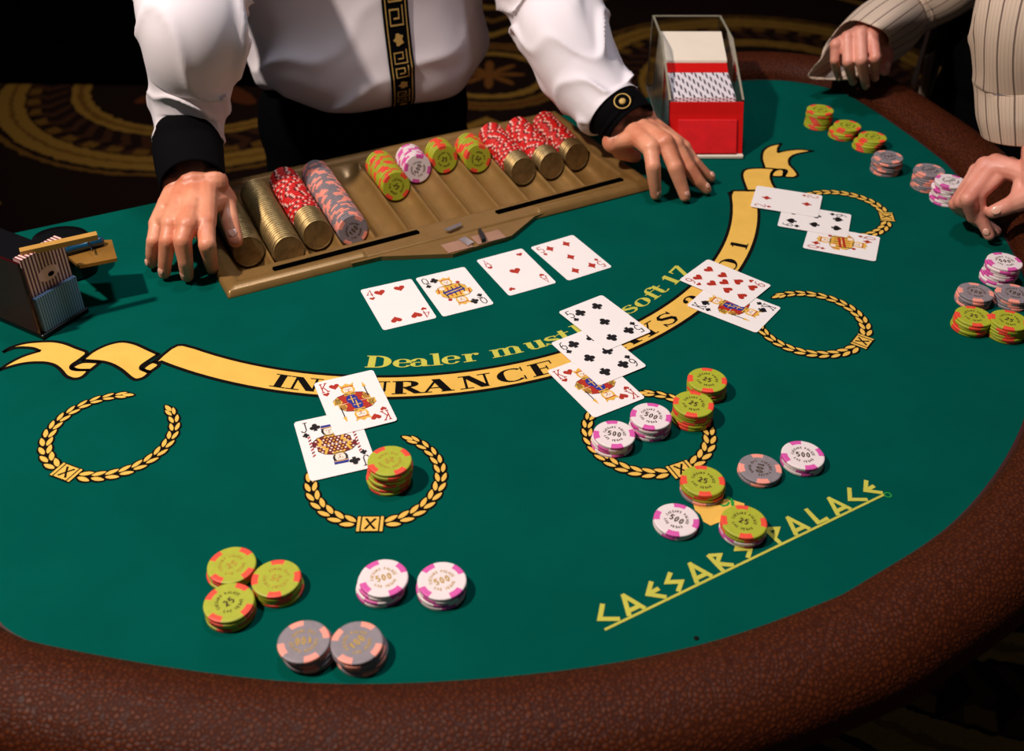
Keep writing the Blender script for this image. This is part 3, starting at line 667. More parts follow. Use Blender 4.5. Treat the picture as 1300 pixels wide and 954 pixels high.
# tray rows
rows = {1: [('brass', 30)], 2: [('brass', 34)], 3: [('brass', 9), ('red', 24)], 4: [('grey', 36)], 6: [('green', 15)], 7: [('white', 8)], 8: [('green', 6)], 9: [('green', 9)],
        10: [('brass', 6), ('red', 21)], 11: [('brass', 6), ('red', 21)], 12: [('brass', 5), ('red', 20)]}
yfront = {1: .088, 2: .070, 3: .088, 4: .080, 6: .150, 7: .178, 8: .186, 9: .170, 10: .118, 11: .116, 12: .122}
RN = {1: 'first', 2: 'second', 3: 'third', 4: 'fourth', 6: 'sixth', 7: 'seventh', 8: 'eighth', 9: 'ninth', 10: 'tenth', 11: 'eleventh', 12: 'twelfth'}
for r, parts in rows.items():
    tot = sum(n for _, n in parts); y = yfront[r]; span = max(.004, .219-y); rnd = random.Random(r); pit = min(.0040, span/tot); i = 0
    slope = atan2(.022, .18); tilt = R(12)
    d = Vector((-TV.x*cos(tilt), -TV.y*cos(tilt), sin(tilt)))      # faces look to the front and a little up
    q = d.to_track_quat('Z', 'Y')
    for k, n in parts:
        for j in range(n):
            yy = y+pit*i; X_, Y_ = tl(XC[r-1]+rnd.uniform(-.0005, .0005), yy)
            cz = axz(yy)+(CR/cos(tilt)-CR)+.0006
            c = Vector((X_, Y_, T+cz))-d*CT
            e = (q @ Euler((0, 0, rnd.uniform(0, 6.28))).to_quaternion()).to_euler()
            lab = CN[k]+', '+('frontmost' if i == 0 else nth(i)+' from the front')+' in the '+RN[r]+' row of the tray'
            chip(k, c, e, lab, 'chips and tokens in the '+RN[r]+' row of the tray', (1 if k != 'brass' and k != 'red' and i == 0 else None))
            i += 1

# ------------------------------------------------------------------ cards
CWd, CHt, CTk = .063, .088, .0003
def card_mesh():
    mb = MB(); r = .0035; q = []
    for cx, cy, a in ((CWd-r, -r, 0), (r, -r, 90), (r, -CHt+r, 180), (CWd-r, -CHt+r, 270)):
        for k in range(6): t = R(a+18*k); q.append((cx+r*cos(t), cy+r*sin(t)))
    mb.prism(q, 0, CTk); return mb.mesh('card', ['card'])
CARD = card_mesh()
def pip_polys(suit, s):
    P = []
    def circ(x, y, r, n=12): return [(x+r*cos(2*pi*i/n), y+r*sin(2*pi*i/n)) for i in range(n)]
    if suit == 'D': P.append([(0, .56), (.16, .25), (.42, 0), (.16, -.25), (0, -.56), (-.16, -.25), (-.42, 0), (-.16, .25)])
    elif suit in 'HS':
        q = []
        for i in range(28):
            t = 2*pi*i/28; q.append((.030*16*sin(t)**3, .030*(13*cos(t)-5*cos(2*t)-2*cos(3*t)-cos(4*t))+.06))
        if suit == 'S': q = [(x, -y*.95+.08) for x, y in q]; P.append([(-.04, 0), (.04, 0), (.18, -.52), (-.18, -.52)])
        P.append(q)
    else:
        P += [circ(0, .25, .235), circ(-.25, -.08, .235), circ(.25, -.08, .235), [(-.06, .15), (.06, .15), (.18, -.52), (-.18, -.52)], circ(0, .03, .14)]
    return [[(x*s, y*s) for x, y in p] for p in P]
PIPM = {}
def pipm(suit, s):
    if (suit, s) not in PIPM:
        mb = MB(.00002)
        for p in pip_polys(suit, s): mb.poly(p, 0)
        PIPM[(suit, s)] = mb.mesh('pip', ['cred' if suit in 'HD' else 'cblk'])
    return PIPM[(suit, s)]
IG = {'A': [[(.05, 0), (.3, 1), (.55, 0)], [(.15, .35), (.45, .35)], [(-.05, 0), (.15, 0)], [(.45, 0), (.65, 0)]], '2': [[(.08, .75), (.15, .95), (.35, 1), (.52, .8), (.45, .55), (.05, .03), (.58, .03), (.6, .2)]],
 '4': [[(.45, 0), (.45, 1), (.02, .3), (.6, .3)]], '5': [[(.52, .97), (.15, .97), (.1, .55), (.35, .62), (.55, .45), (.52, .15), (.3, 0), (.06, .12)]],
 '6': [[(.5, .95), (.25, .85), (.08, .45), (.12, .12), (.3, 0), (.5, .12), (.53, .38), (.33, .56), (.1, .42)]], '9': [[(.1, .05), (.35, .15), (.52, .55), (.48, .88), (.3, 1), (.1, .88), (.07, .62), (.27, .44), (.5, .58)]],
 'J': [[(.45, 1), (.45, .2), (.32, .02), (.12, .06), (.06, .22)], [(.28, 1), (.62, 1)]], 'Q': [[(.3, 1), (.1, .82), (.05, .5), (.1, .18), (.3, .02), (.5, .18), (.55, .5), (.5, .82), (.3, 1)], [(.25, .25), (.62, -.08)]],
 'K': [[(.12, 0), (.12, 1)], [(.55, 1), (.14, .42)], [(.26, .55), (.56, 0)], [(0, 0), (.25, 0)], [(0, 1), (.25, 1)], [(.42, 1), (.66, 1)], [(.42, 0), (.68, 0)]]}
IDX = {}
def idxm(rank, red):
    if (rank, red) not in IDX:
        mb = MB(.00002)
        for st in IG[rank]: mb.stroke([((x-.3)*.0125, (y-.5)*.0140) for x, y in st], .00115, 0)
        IDX[(rank, red)] = mb.mesh('index', ['cred' if red else 'cblk'])
    return IDX[(rank, red)]
PIPS = {'A': [(.5, .5)], '2': [(.5, .2), (.5, .8)], '4': [(.31, .17), (.69, .17), (.31, .83), (.69, .83)], '5': [(.31, .17), (.69, .17), (.5, .5), (.31, .83), (.69, .83)],
        '6': [(.31, .17), (.69, .17), (.31, .5), (.69, .5), (.31, .83), (.69, .83)], '9': [(x, y) for x in (.31, .69) for y in (.17, .39, .61, .83)]+[(.5, .5)]}
COURT = {}
def court(rank, suit):
    """double-ended court figure, one half and its turned copy"""
    k = (rank, suit)
    if k in COURT: return COURT[k]
    mb = MB(.0000008); red = suit in 'HD'
    # 0 yellow 1 red 2 blue 3 black 4 flesh 5 maroon
    W, H = .040, .030       # half figure: x in -W/2..W/2, y 0..H
    A = []
    def a(pts, m, z): A.append((pts, m, z))
    def oval(cx, cy, rx, ry, n=14): return [(cx+rx*cos(2*pi*i/n), cy+ry*sin(2*pi*i/n)) for i in range(n)]
    body = [(-.019, .0), (-.019, .007), (-.013, .0125), (-.005, .0145), (.006, .0145), (.013, .012), (.0185, .006), (.0185, 0)]
    a(body, 5 if rank == 'J' else (0 if rank == 'Q' else 1), .00002)
    if rank == 'K':
        a([(-.019, 0), (-.019, .007), (-.0135, .012), (-.010, .003), (-.012, 0)], 0, .00004)
        a([(.0185, 0), (.0185, .006), (.0135, .0115), (.010, .004), (.012, 0)], 0, .00004)
        a(oval(0, .0045, .0058, .0078), 2, .00006); a([(-.0006, -.002), (.0006, -.002), (.0006, .010), (-.0006, .010)], 0, .00008); a([(-.0040, .0042), (.004, .0042), (.004, .0052), (-.004, .0052)], 0, .00008)
        for i in range(4): a([(-.018+i*.0016, .001), (-.0172+i*.0016, .001), (-.0150+i*.0012, .0095), (-.0158+i*.0012, .0095)], 3, .00006); a([(.017-i*.0016, .001), (.0178-i*.0016, .001), (.0158-i*.0012, .009), (.015-i*.0012, .009)], 5, .00006)
    if rank == 'J':
        for i in range(9):
            for j in range(4):
                x, y = -.015+i*.0037+(j % 2)*.0018, .0012+j*.0034
                if y < .0135-abs(x)*.35: a(oval(x, y, .0011, .0012, 6), 0 if (i+j) % 2 else 4, .00006)
        a([(-.0155, .0), (-.0125, .0), (-.0085, .006), (-.0115, .0125), (-.0135, .0115), (-.0115, .006)], 0, .00008); a([(.0155, .0), (.0125, .0), (.0085, .006), (.0115, .0125), (.0135, .0115), (.0115, .006)], 0, .00008)
        for i in range(7): a([(-.0215, .0-i*.0045+.014), (-.0185, .002-i*.0045+.014), (-.0185, .0042-i*.0045+.014), (-.0215, .0022-i*.0045+.014)], 5 if i % 2 else 1, .00003)
    if rank == 'Q':
        for i in range(6): a([(-.017+i*.006, .001), (-.0155+i*.006, .001), (-.0135+i*.0052, .010), (-.015+i*.0052, .010)], 3 if i % 2 else 1, .00005)
        a([(-.012, -.002), (.012, .003), (.012, .0062), (-.012, .0012)], 2 if not red else 1, .00007)
        a(oval(-.010, .009, .0035, .0035), 4, .00008); a(oval(.0125, .0155, .0026, .0026), 1, .00008); a([(.0120, .006), (.0128, .006), (.0128, .0145), (.0120, .0145)], 3, .00007)
    a([(-.006, .0115), (.006, .0115), (.0048, .0155), (-.0048, .0155)], 0, .00009); a([(-.005, .0128), (.005, .0128), (.0048, .0138), (-.0048, .0138)], 3, .0001)
    a(oval(0, .0205, .0072, .0078), 3 if rank == 'J' and not red else 0, .00006)       # hair
    a(oval(0, .0200, .0050, .0062), 4, .0001)                                           # face
    for s in (-1, 1): a(oval(s*.0020, .0212, .0008, .0005, 6), 3, .00013)
    a([(-.0003, .0212), (.0005, .0212), (.0009, .0186), (-.0001, .0184)], 5, .00013); a([(-.0014, .0168), (.0014, .0168), (.0012, .0174), (-.0012, .0174)], 1, .00013)
    if rank == 'K':
        a([(-.0040, .0175), (.0040, .0175), (.0025, .0140), (0, .0130), (-.0025, .0140)], 0, .00012); a([(-.0013, .0165), (.0013, .0165), (.0012, .0171), (-.0012, .0171)], 1, .00014)
    cr = [(-.0065, .0250), (.0065, .0250), (.0080, .0305), (.0040, .0280), (0, .0312), (-.0040, .0280), (-.0080, .0305)] if rank != 'J' else [(-.0070, .0240), (.0070, .0240), (.0075, .0290), (-.0060, .0295)]
    a(cr, 0 if rank != 'J' else 2, .0001); a([(-.0066, .0246), (.0066, .0246), (.0066, .0258), (-.0066, .0258)], 1 if rank != 'J' else 0, .00012)
    if rank == 'K': a([(.0165, .004), (.0176, .004), (.0172, .026), (.0161, .026)], 3, .00007); a([(.0150, .020), (.0190, .020), (.0165, .0285)], 0, .00008)
    for pts, m, z in A:
        sh = .0015
        mb.poly([(x-sh, y+.0002) for x, y in pts], z, m); mb.poly([(-x+sh, -y-.0002) for x, y in pts], z, m)
    # thin black outline of the robe
    for sg in (1, -1): mb.stroke([(sg*(x-.0015), sg*(y+.0002)) for x, y in body[1:-1]], .0005, .0001, 3)
    COURT[k] = mb.mesh('court_figure', ['cyel', 'cred', 'cblu', 'cblk', 'cskin', 'cmar']); return COURT[k]
def card(x, y, deg, rank, suit, z, label, group):
    o = link('playing_card', CARD, None, (x, y, T+z)); o.rotation_euler = (0, 0, R(deg)); tag(o, label, 'card', group)
    red = suit in 'HD'; zt = CTk+.00008
    def put(name, me, u, v, turn):
        c = link(name, me, o, (u*CWd, -v*CHt, zt)); c.rotation_euler = (0, 0, pi if turn else 0); return c
    ip = pipm(suit, .0070); ix = idxm(rank, red)
    put('index', ix, .125, .135, 0); put('index', ix, .875, .865, 1)
    put('index_pip', ip, .125, .265, 0); put('index_pip', ip, .875, .735, 1)
    if rank in 'JQK':
        c = put('court_figure', court(rank, suit), .5, .5, 0); c.location.z = CTk+.00002
        p = pipm(suit, .0110); put('pip', p, .29, .16, 0); put('pip', p, .71, .84, 1)
    elif rank == 'A':
        put('pip', pipm(suit, .0145), .5, .5, 0); put('pip', pipm(suit, .0085), .85, .14, 0); put('pip', pipm(suit, .0085), .15, .86, 1)
    else:
        p = pipm(suit, .0135)
        for u, v in PIPS[rank]: put('pip', p, u, v, v > .5 and not (u == .5 and v == .5))
    return o
DG, PG = 'dealer cards in a row before the tray', 'player cards fanned over the ribbon'
card(-.1776, 1.01848, 23.9, '4', 'H', .0003, 'four of hearts card, leftmost of the dealer row before the tray', DG)
card(-.1154, 1.0450, 25.3, 'Q', 'C', .0003, 'queen of clubs card, between the four and the ace of hearts', DG)
card(-.0447, 1.0868, 27.8, 'A', 'H', .0003, 'ace of hearts card lying right of the queen of clubs', DG)
card(.0215, 1.1186, 30.4, '5', 'D', .0003, 'five of diamonds card, rightmost of the dealer row', DG)
card(-.2135, .7806, 19.9, 'J', 'C', .0010, 'jack of clubs card partly under the king of hearts at left wreath', PG)
card(-.2035, .8416, 22.5, 'K', 'H', .0016, 'king of hearts card lying over the jack of clubs', PG)
card(.0367, .8672, 30.9, 'K', 'H', .0010, 'king of hearts card half under the six of clubs', PG)
card(.0418, .9159, 33.0, '6', 'C', .0016, 'six of clubs card, middle of the three centre cards', PG)
card(.0518, .9747, 34.7, '5', 'C', .0022, 'five of clubs card on top of the six of clubs', PG)
card(.1991, .9917, 53.3, 'K', 'S', .0010, 'king of spades card half under the nine of hearts', PG)
card(.1971, 1.0450, 49.3, '9', 'H', .0016, 'nine of hearts card on top of the king of spades', PG)
card(.3607, 1.1226, 69.5, 'Q', 'D', .0010, 'queen of diamonds card half under the six of spades', PG)
card(.3397, 1.1758, 65.2+6.2, '6', 'S', .0016, 'six of spades card between queen and two of diamonds', PG)
card(.3136, 1.2255, 71.7, '2', 'D', .0022, 'two of diamonds card covering the six of spades', PG)

# ------------------------------------------------------------------ card shoe (right)
def frame(x, y, deg): return Matrix.Translation((x, y, T)) @ Matrix.Rotation(R(deg), 4, 'Z')
SF = frame(.2755, 1.376, 1.5)      # x across, y away from the front, z up
shoe = empty('card_shoe', SF @ Vector((0, .12, 0)), 'red and clear acrylic card shoe behind the left hand of the dealer', 'shoe')
def sbox(a, b, name, m, bev=0, parent=shoe): mb = MB(); mb.box(a, b, mtx=SF); return obj(name, mb, m, parent, bevel=bev)
sbox((-.054, -.008, .0004), (.054, .255, .006), 'base_plate', 'ivory', .0015)
# slanted red front: lower panel, frame, upper bar
def slab(pts, x0, x1, name, m, bev=.001):
    mb = MB(); mt_ = SF @ Matrix(((0, 0, 1, 0), (1, 0, 0, 0), (0, 1, 0, 0), (0, 0, 0, 1))); mb.prism(pts, x0, x1, mtx=mt_); return obj(name, mb, m, shoe, bevel=bev)
slab([(-.002, .006), (.005, .006), (.036, .066), (.029, .066)], -.0525, .0525, 'front_frame', 'ared')
slab([(-.0055, .008), (-.0025, .008), (.020, .050), (.017, .050)], -.041, .043, 'front_panel', 'ared2')
slab([(.022, .0515), (.027, .0505), (.036, .0695), (.030, .0715)], -.0525, .0525, 'front_bar', 'ared')
slab([(.004, .006), (.030, .006), (.060, .060), (.036, .066)], -.046, .046, 'cards_in_mouth', 'ared')
for s in (-1, 1):
    slab([(.006, .006), (.250, .006), (.250, .120), (.150, .120), (.036, .073)], s*.0525-.0012, s*.0525+.0012, 'side_wall', 'clear', .0003)
slab([(.246, .006), (.250, .006), (.250, .120), (.246, .120)], -.051, .051, 'back_wall', 'clear', .0003)
slab([(.120, .006), (.222, .006), (.205, .112), (.142, .090)], -.047, .047, 'weight_wedge', 'ivory', .001)
slab([(.105, .010), (.118, .010), (.138, .088), (.120, .080)], -.046, .046, 'weight_front', 'ared')
for s in (-1, 1):  # pale strips paint the bright gleam along the clear acrylic edges
    for a, b in (((.150, .1195), (.250, .1212)), ((.2485, .006), (.2508, .121))):
        sbox((s*.0525-.0014, a[0], a[1]), (s*.0525+.0014, b[0], b[1]), 'edge_gleam', 'edge')
    slab([(.034, .073), (.036, .0715), (.151, .119), (.150, .1212)], s*.0525-.0014, s*.0525+.0014, 'edge_gleam', 'edge', .0002)
sbox((-.0525, .2475, .1195), (.0525, .2507, .1212), 'edge_gleam', 'edge')
# the pack of cards standing on edge inside
pk = None
mb = MB(); mt_ = SF @ Matrix(((0, 0, 1, 0), (1, 0, 0, 0), (0, 1, 0, 0), (0, 0, 0, 1)))
mb.prism([(.034, .007), (.102, .007), (.118, .080), (.050, .070)], -.045, .045, mtx=Matrix.Identity(4))
pack = MB(); pack.v = [Matrix(((0, 0, 1, 0), (1, 0, 0, 0), (0, 1, 0, 0), (0, 0, 0, 1))) @ Vector(v) for v in mb.v]; pack.v = [tuple(v) for v in pack.v]; pack.f = mb.f; pack.mi = mb.mi
po = link('card_pack', pack.mesh('card_pack', ['shoecards'])); po.matrix_world = SF
tag(po, 'pack of patterned cards standing on edge inside the clear shoe', 'cards', kind='stuff')

# ------------------------------------------------------------------ things at the left edge
RF = Matrix.Translation((-.5081, .9209, T)) @ Matrix.Rotation(R(60.5), 4, 'Z')
rack = empty('card_holder', RF @ Vector((.02, .05, 0)), 'dark red acrylic box holding upright cards at the left edge of the felt', 'card holder')
def rbox(a, b, name, m, bev=.001, parent=rack):
    mb = MB(); mb.box(a, b, mtx=RF); return obj(name, mb, m, parent, bevel=bev)
rbox((-.006, -.004, .0004), (.058, .20, .006), 'base', 'dkplastic', .0015)
rbox((-.006, .0, .006), (-.003, .20, .096), 'side_wall', 'dkred')
rbox((-.003, .016, .006), (.052, .20, .080), 'inner_block', 'dkplastic')
mb = MB(); mb.box((0, .004, .0062), (.055, .015, .0955))
pk = link('card_pack', mb.mesh('card_pack', ['pinkstripe'])); pk.matrix_world = RF; tag(pk, 'upright pack of pink striped cards with a pale oval mark in the holder', 'cards')
mb = MB()
mb.add([(.0275+.0135*cos(i*pi/12), .0036, .066+.0085*sin(i*pi/12)) for i in range(24)], [tuple(range(24))], 0)
mb.add([(.0300+.004*cos(i*pi/6), .0034, .064+.0028*sin(i*pi/6)) for i in range(12)], [tuple(range(12))], 1)
m_ = mb.mesh('oval_mark', [mat('pale_pink_print', (244, 196, 186), .5), 'black']); o_ = link('oval_mark', m_, pk)
mb = MB(); mb.prism([(0, -.0015), (.0545, -.0015), (.0545, .0030), (0, .0030)], .0062, .0485)
bc = link('card_pack', mb.mesh('card_pack', ['bluestripe'])); bc.matrix_world = RF; tag(bc, 'blue striped low pack standing in front of the pink striped cards', 'cards')
# canister, plate, bar and pen behind the cards
cc = at(76, 300, .048)
mb = MB(); P = []
for r, z in ((.030, .0005), (.032, .003), (.032, .044), (.030, .047), (.02, .048), (.001, .0482)): P.append([(cc.x+r*1.05*cos(i*pi/16), cc.y+r*.85*sin(i*pi/16), T+z) for i in range(32)])
mb.grid(P, 0, True, True); can = tag(obj('canister', mb, 'dkplastic', None, True, (cc.x, cc.y, T)), 'low black round canister behind the upright pink striped cards', 'canister')
mb = MB(); pts = [at(100, 337.5, .055), at(148.4, 328, .055), at(141.7, 304.4, .055), at(66, 309, .055)]
mb.prism([(p.x, p.y) for p in pts], T+.051, T+.055); pc = sum((p for p in pts), Vector())/4
plt = empty('gold_tray', (pc.x, pc.y, T+.049), 'small gold tray resting on the black canister by the pink cards', 'tray')
obj('tray_top', mb, mat('old_gold', (160, 112, 48), .35, .4, var=.2, scale=30), plt, bevel=.001)
mb = MB(); q = [at(76, 316, .05), at(104, 312, .05), at(100, 304, .05), at(74, 308, .05)]
mb.prism([(p.x, p.y) for p in q], T+.0486, T+.0508); obj('foot', mb, 'dkplastic', plt)
b0, b1 = at(25, 318.6, .099), at(123, 297, .099); bd = (b1-b0).normalized(); bn = Vector((-bd.y, bd.x, 0))
mb = MB(); mb.prism([((b0+bn*s+bd*t).x, (b0+bn*s+bd*t).y) for s, t in ((-.0045, 0), (.0045, 0), (.0045, (b1-b0).length), (-.0045, (b1-b0).length))], T+.094, T+.100)
tb = tag(obj('ruler_bar', mb, 'goldbar', None, False, b0, .0008), 'tan bar laid across the top of the pink striped cards', 'bar')
p0, p1 = at(80, 319.5, .061), at(126, 306, .061); mb = MB(); mb.capsule(p0, p1, .0035, .0055, 0, 16)
pen = tag(obj('marker_pen', mb, 'bluepen', None, True, p0), 'glossy blue marker pen lying on the gold tray', 'pen')
mb = MB(); mb.capsule(at(112, 307, .066), at(117, 318, .062), .0012, .0012, 0, 8); obj('pen_clip', mb, 'dkplastic', pen, True)

# ------------------------------------------------------------------ people
from mathutils import noise as mn
def loft(name, path, radii, mats, parent, seg=64, k=8, folds=0., fscale=1., seed=0, uv=False, wfun=None, cap=False, th=None):
    """cloth tube along a path; radii (across, up); folds pushes the surface in and out"""
    pts = crom([tuple(p) for p in path], k); rr = crom([tuple(r) if isinstance(r, (tuple, list)) else (r, r) for r in radii], k)
    P = []; X = None; L = 0
    for i, p in enumerate(pts):
        p = Vector(p); a = Vector(pts[max(0, i-1)]); b = Vector(pts[min(len(pts)-1, i+1)]); d = (b-a).normalized()
        if i: L += (p-Vector(pts[i-1])).length
        if X is None: X = d.cross(Vector((0, 0, 1))) if abs(d.z) < .95 else Vector((1, 0, 0)); 
        X = (X-d*X.dot(d)).normalized(); Y = d.cross(X)
        row = []
        for j in range(seg):
            t = 2*pi*j/seg; q = p+X*(rr[i][0]*cos(t))+Y*(rr[i][1]*sin(t)); n = (X*cos(t)+Y*sin(t))
            dsp = 0
            if folds:
                v = L/.05*fscale; nz = mn.noise(Vector((cos(t)*1.1+seed, sin(t)*1.1, v*.55)))
                ph = v*1.9+2.2*nz+1.6*sin(t+seed)+.8*cos(2*t+seed*2)
                rg = (1-abs(sin(ph)))**2.2; am = .35+1.3*max(0, mn.noise(Vector((cos(t)*.9, sin(t)*.9+seed, v*.35+4)))+.15)
                dsp = folds*(rg-.35)*am + folds*.6*mn.noise(q*9)
                if wfun: dsp *= wfun(i/len(pts), t)
            row.append(tuple(q+n*dsp))
        P.append(row)
    mb = MB(); mb.grid(P, 0, True, cap); o = obj(name, mb, mats, parent, True)
    if uv:
        me = o.data; ul = me.uv_layers.new(name='UVMap'); nu = seg
        for pl in me.polygons:
            if len(pl.vertices) != 4: continue
            js = [v % nu for v in pl.vertices]; wrap = max(js)-min(js) > 1
            for li, v in zip(pl.loop_indices, pl.vertices):
                j = v % nu
                if wrap and j == 0: j = nu
                ul.data[li].uv = (j/nu, (v//nu)/len(P))
    if th:
        s_ = o.modifiers.new('t', 'SOLIDIFY'); s_.thickness = th; s_.offset = -1
        if len(mats) > 1 and isinstance(mats, list): s_.material_offset = 1; s_.material_offset_rim = 0
    return o
def hand(J, W, mb, thumb_r=1.0, fr=1.0):
    """J: i m r p t -> four points each, W: two wrist points; adds capsules"""
    ws = {'i': .2, 'm': .42, 'r': .66, 'p': .9}; A, B = W; K = {}
    for f in 'imrp':
        P = J[f]; r = {'i': 1, 'm': 1.03, 'r': .97, 'p': .86}[f]*fr; base = A.lerp(B, ws[f])
        mb.capsule(base, P[0], .0150*fr, .0118*r); mb.capsule(P[0], P[1], .0105*r, .0092*r); mb.capsule(P[1], P[2], .0098*r, .0082*r); mb.capsule(P[2], P[3], .0083*r, .0070*r)
        mb.capsule(P[0], P[0]+(P[1]-P[0])*.1, .0120*r, .0110*r); K[f] = base
    for a, b in (('i', 'm'), ('m', 'r'), ('r', 'p')):
        mb.capsule(J[a][0].lerp(K[a], .12), J[b][0].lerp(K[b], .12), .0108*fr, .0104*fr)
        mb.capsule(J[a][0].lerp(K[a], .5), J[b][0].lerp(K[b], .5), .0135*fr, .013*fr)
    t = J['t']; mb.capsule(A.lerp(t[0], .4), t[1], .0150*thumb_r*fr, .0135*thumb_r*fr); mb.capsule(t[1], t[2], .0118*fr, .0105*fr); mb.capsule(t[2], t[3], .0106*fr, .0086*fr)
    mb.capsule(t[1], J['i'][0].lerp(K['i'], .45), .0105*fr, .0125*fr)
    mb.capsule(A, B, .0175*fr, .0165*fr)
def nails(J, parent, U, skip=''):
    for f in 'imrpt':
        if f in skip: continue
        a, b = J[f][2], J[f][3]; d = (b-a).normalized(); n = (U-d*U.dot(d)).normalized(); s = d.cross(n)
        c = a.lerp(b, .74)+n*(.0069 if f != 't' else .0087); rot = Matrix((s, d, n)).transposed(); w = .0042 if f != 't' else .0054
        mb = MB(); mb.ellipsoid(c, (w, w*1.2, .0013), rot, seg=14); obj('fingernail', mb, 'nail', parent, True)
def head(mb, c, yaw, s=1.0):
    m = Matrix.Translation(c) @ Matrix.Rotation(yaw, 4, 'Z') @ Matrix.Rotation(R(-18), 4, 'X')
    E = lambda p, r: mb.ellipsoid(m @ Vector(p), [x*s for x in r], m.to_3x3(), seg=22)
    # faces local +y
    E((0, -.010, .035), (.074, .095, .085)); E((0, .030, -.035), (.056, .062, .062)); E((0, .062, -.068), (.030, .026, .022))
    E((0, .085, .045), (.050, .014, .012)); E((0, .098, .012), (.011, .016, .024)); E((0, .108, -.002), (.014, .012, .010)); E((0, .090, -.032), (.024, .010, .012))
    for k in (-1, 1): E((k*.078, -.002, .008), (.008, .018, .030)); E((k*.040, .068, -.010), (.024, .022, .022))
    return m
def head_parts(m, parent, U):
    for k in (-1, 1):
        mb = MB(); mb.ellipsoid(m @ Vector((k*.030, .080, .024)), (.012, .012, .010), m.to_3x3(), seg=14); e = obj('eye', mb, 'eye', parent, True)
        mb = MB(); mb.ellipsoid(m @ Vector((k*.030, .0895, .022)), (.005, .003, .005), m.to_3x3(), seg=10); obj('iris', mb, 'iris', e, True)
    mb = MB(); mb.ellipsoid(m @ Vector((0, .0985, -.032)), (.020, .004, .006), m.to_3x3(), seg=14); obj('lips', mb, 'lip', parent, True)
    mb = MB(); P = []
    for k in range(9):
        t = R(8+k*10.2); rr = cos(t); P.append([tuple(m @ Vector((.087*rr*cos(a)*1., -.020+.110*rr*sin(a), .030+.106*sin(t)-(.055 if sin(a) < 0 else 0)*cos(t)*abs(sin(a))))) for a in [2*pi*i/28 for i in range(28)]])
    mb.grid(P, 0, True, True); obj('hair', mb, 'hair', parent, True)
def body_mesh(name, parts, mats, loc):
    """parts: (capsule set, voxel); joined into one mesh object"""
    mb = MB()
    for p, vx, sm in parts:
        V, N, F = remesh(p, vx, sm); mb.add([tuple(v) for v in V], F, 0)
    return obj(name, mb, mats, None, True, loc)
X4 = lambda l: [at(*p) for p in l]
# ---- the dealer
DC = Vector((-.228, 1.585, 0)); DU = Vector((cos(R(28)), sin(R(28)), 0)); DN = Vector((sin(R(28)), -cos(R(28)), 0))
def dp(u, n, z): v = DC+DU*u+DN*n; return Vector((v.x, v.y, T+z))
HR = {'i': X4([(261, 284, .066), (263, 310.6, .054), (266.4, 327.4, .032), (269.4, 341, .0095)]), 'm': X4([(238, 287, .070), (231.5, 305.6, .060), (235.3, 330.7, .035), (237.6, 350.5, .0095)]),
      'r': X4([(217, 285, .066), (212.5, 305.6, .054), (210.2, 327.4, .031), (208.6, 347, .0095)]), 'p': X4([(200, 285, .055), (195.5, 305.4, .045), (193, 321.3, .027), (192.8, 335, .009)]),
      't': X4([(270, 242, .066), (285.0, 254, .056), (291.5, 280, .042), (299, 305, .026)])}
WR = (at(270, 232, .080), at(224, 236, .078))
HL = {'i': X4([(826, 188, .068), (829, 211, .052), (831, 232, .028), (832.6, 247.5, .0095)]), 'm': X4([(844, 181, .072), (857, 212, .048), (864.5, 234, .025), (869.6, 249.5, .0095)]),
      'r': X4([(857, 184, .064), (873.5, 212, .040), (886, 229.5, .022), (896.5, 240.5, .009)]), 'p': X4([(868, 188, .050), (881, 206, .034), (892.5, 217.5, .020), (902.5, 226, .009)]),
      't': X4([(792, 170, .060), (779, 180, .052), (788, 193, .034), (806, 199, .020)])}
WL = (at(788, 160, .070), at(818, 152, .070))
hb = MB(); hand(HR, WR, hb, 1.05, 1.08); fa = at(240, 160, .108); hb.capsule((WR[0]+WR[1])/2, fa, .025, .030)
hb2 = MB(); hand(HL, WL, hb2, 1.12, 1.07); fb = at(755, 110, .105); hb2.capsule(((WL[0]+WL[1])/2).lerp(fb, .15), fb, .024, .030)
bb = MB()
SR, ER, SL_, EL = dp(-.185, .01, .44), Vector((-.402, 1.305, T+.285)), dp(.185, .01, .44), Vector((-.012, 1.565, T+.255))
bb.capsule(SR, ER, .045, .038); bb.capsule(ER, fa, .036, .028); bb.capsule(SL_, EL, .045, .038); bb.capsule(EL, fb, .036, .024)
bb.ellipsoid(dp(0, 0, .30), (.155, .095, .20), Matrix.Rotation(R(28), 3, 'Z')); bb.ellipsoid(dp(0, 0, .05), (.145, .09, .16), Matrix.Rotation(R(28), 3, 'Z')); bb.capsule(dp(-.15, 0, .43), dp(.15, 0, .43), .055, .055)
bb.capsule(dp(0, .0, .45), dp(0, .02, .58), .058, .055)
for s in (-1, 1): bb.capsule(dp(s*.085, 0, -.08), dp(s*.09, .01, -.45), .07, .05); bb.capsule(dp(s*.09, .01, -.45), dp(s*.095, 0, -.85), .05, .04)
hd = MB(); HMD = head(hd, dp(0, .055, .665), R(28+180)); hd.capsule(dp(0, .0, .50), dp(0, .035, .62), .055, .052)
dealer = body_mesh('person', [(bb, .009, 3), (hd, .005, 3), (hb, .0017, 5), (hb2, .0017, 5)], 'skin', (DC.x, DC.y, 0))
tag(dealer, 'dealer in a white shirt with black cuffs, both hands spread on the table', 'person')
nails(HR, dealer, Vector((0, -.5, 1))); nails(HL, dealer, Vector((.2, -.5, 1))); head_parts(HMD, dealer, None)
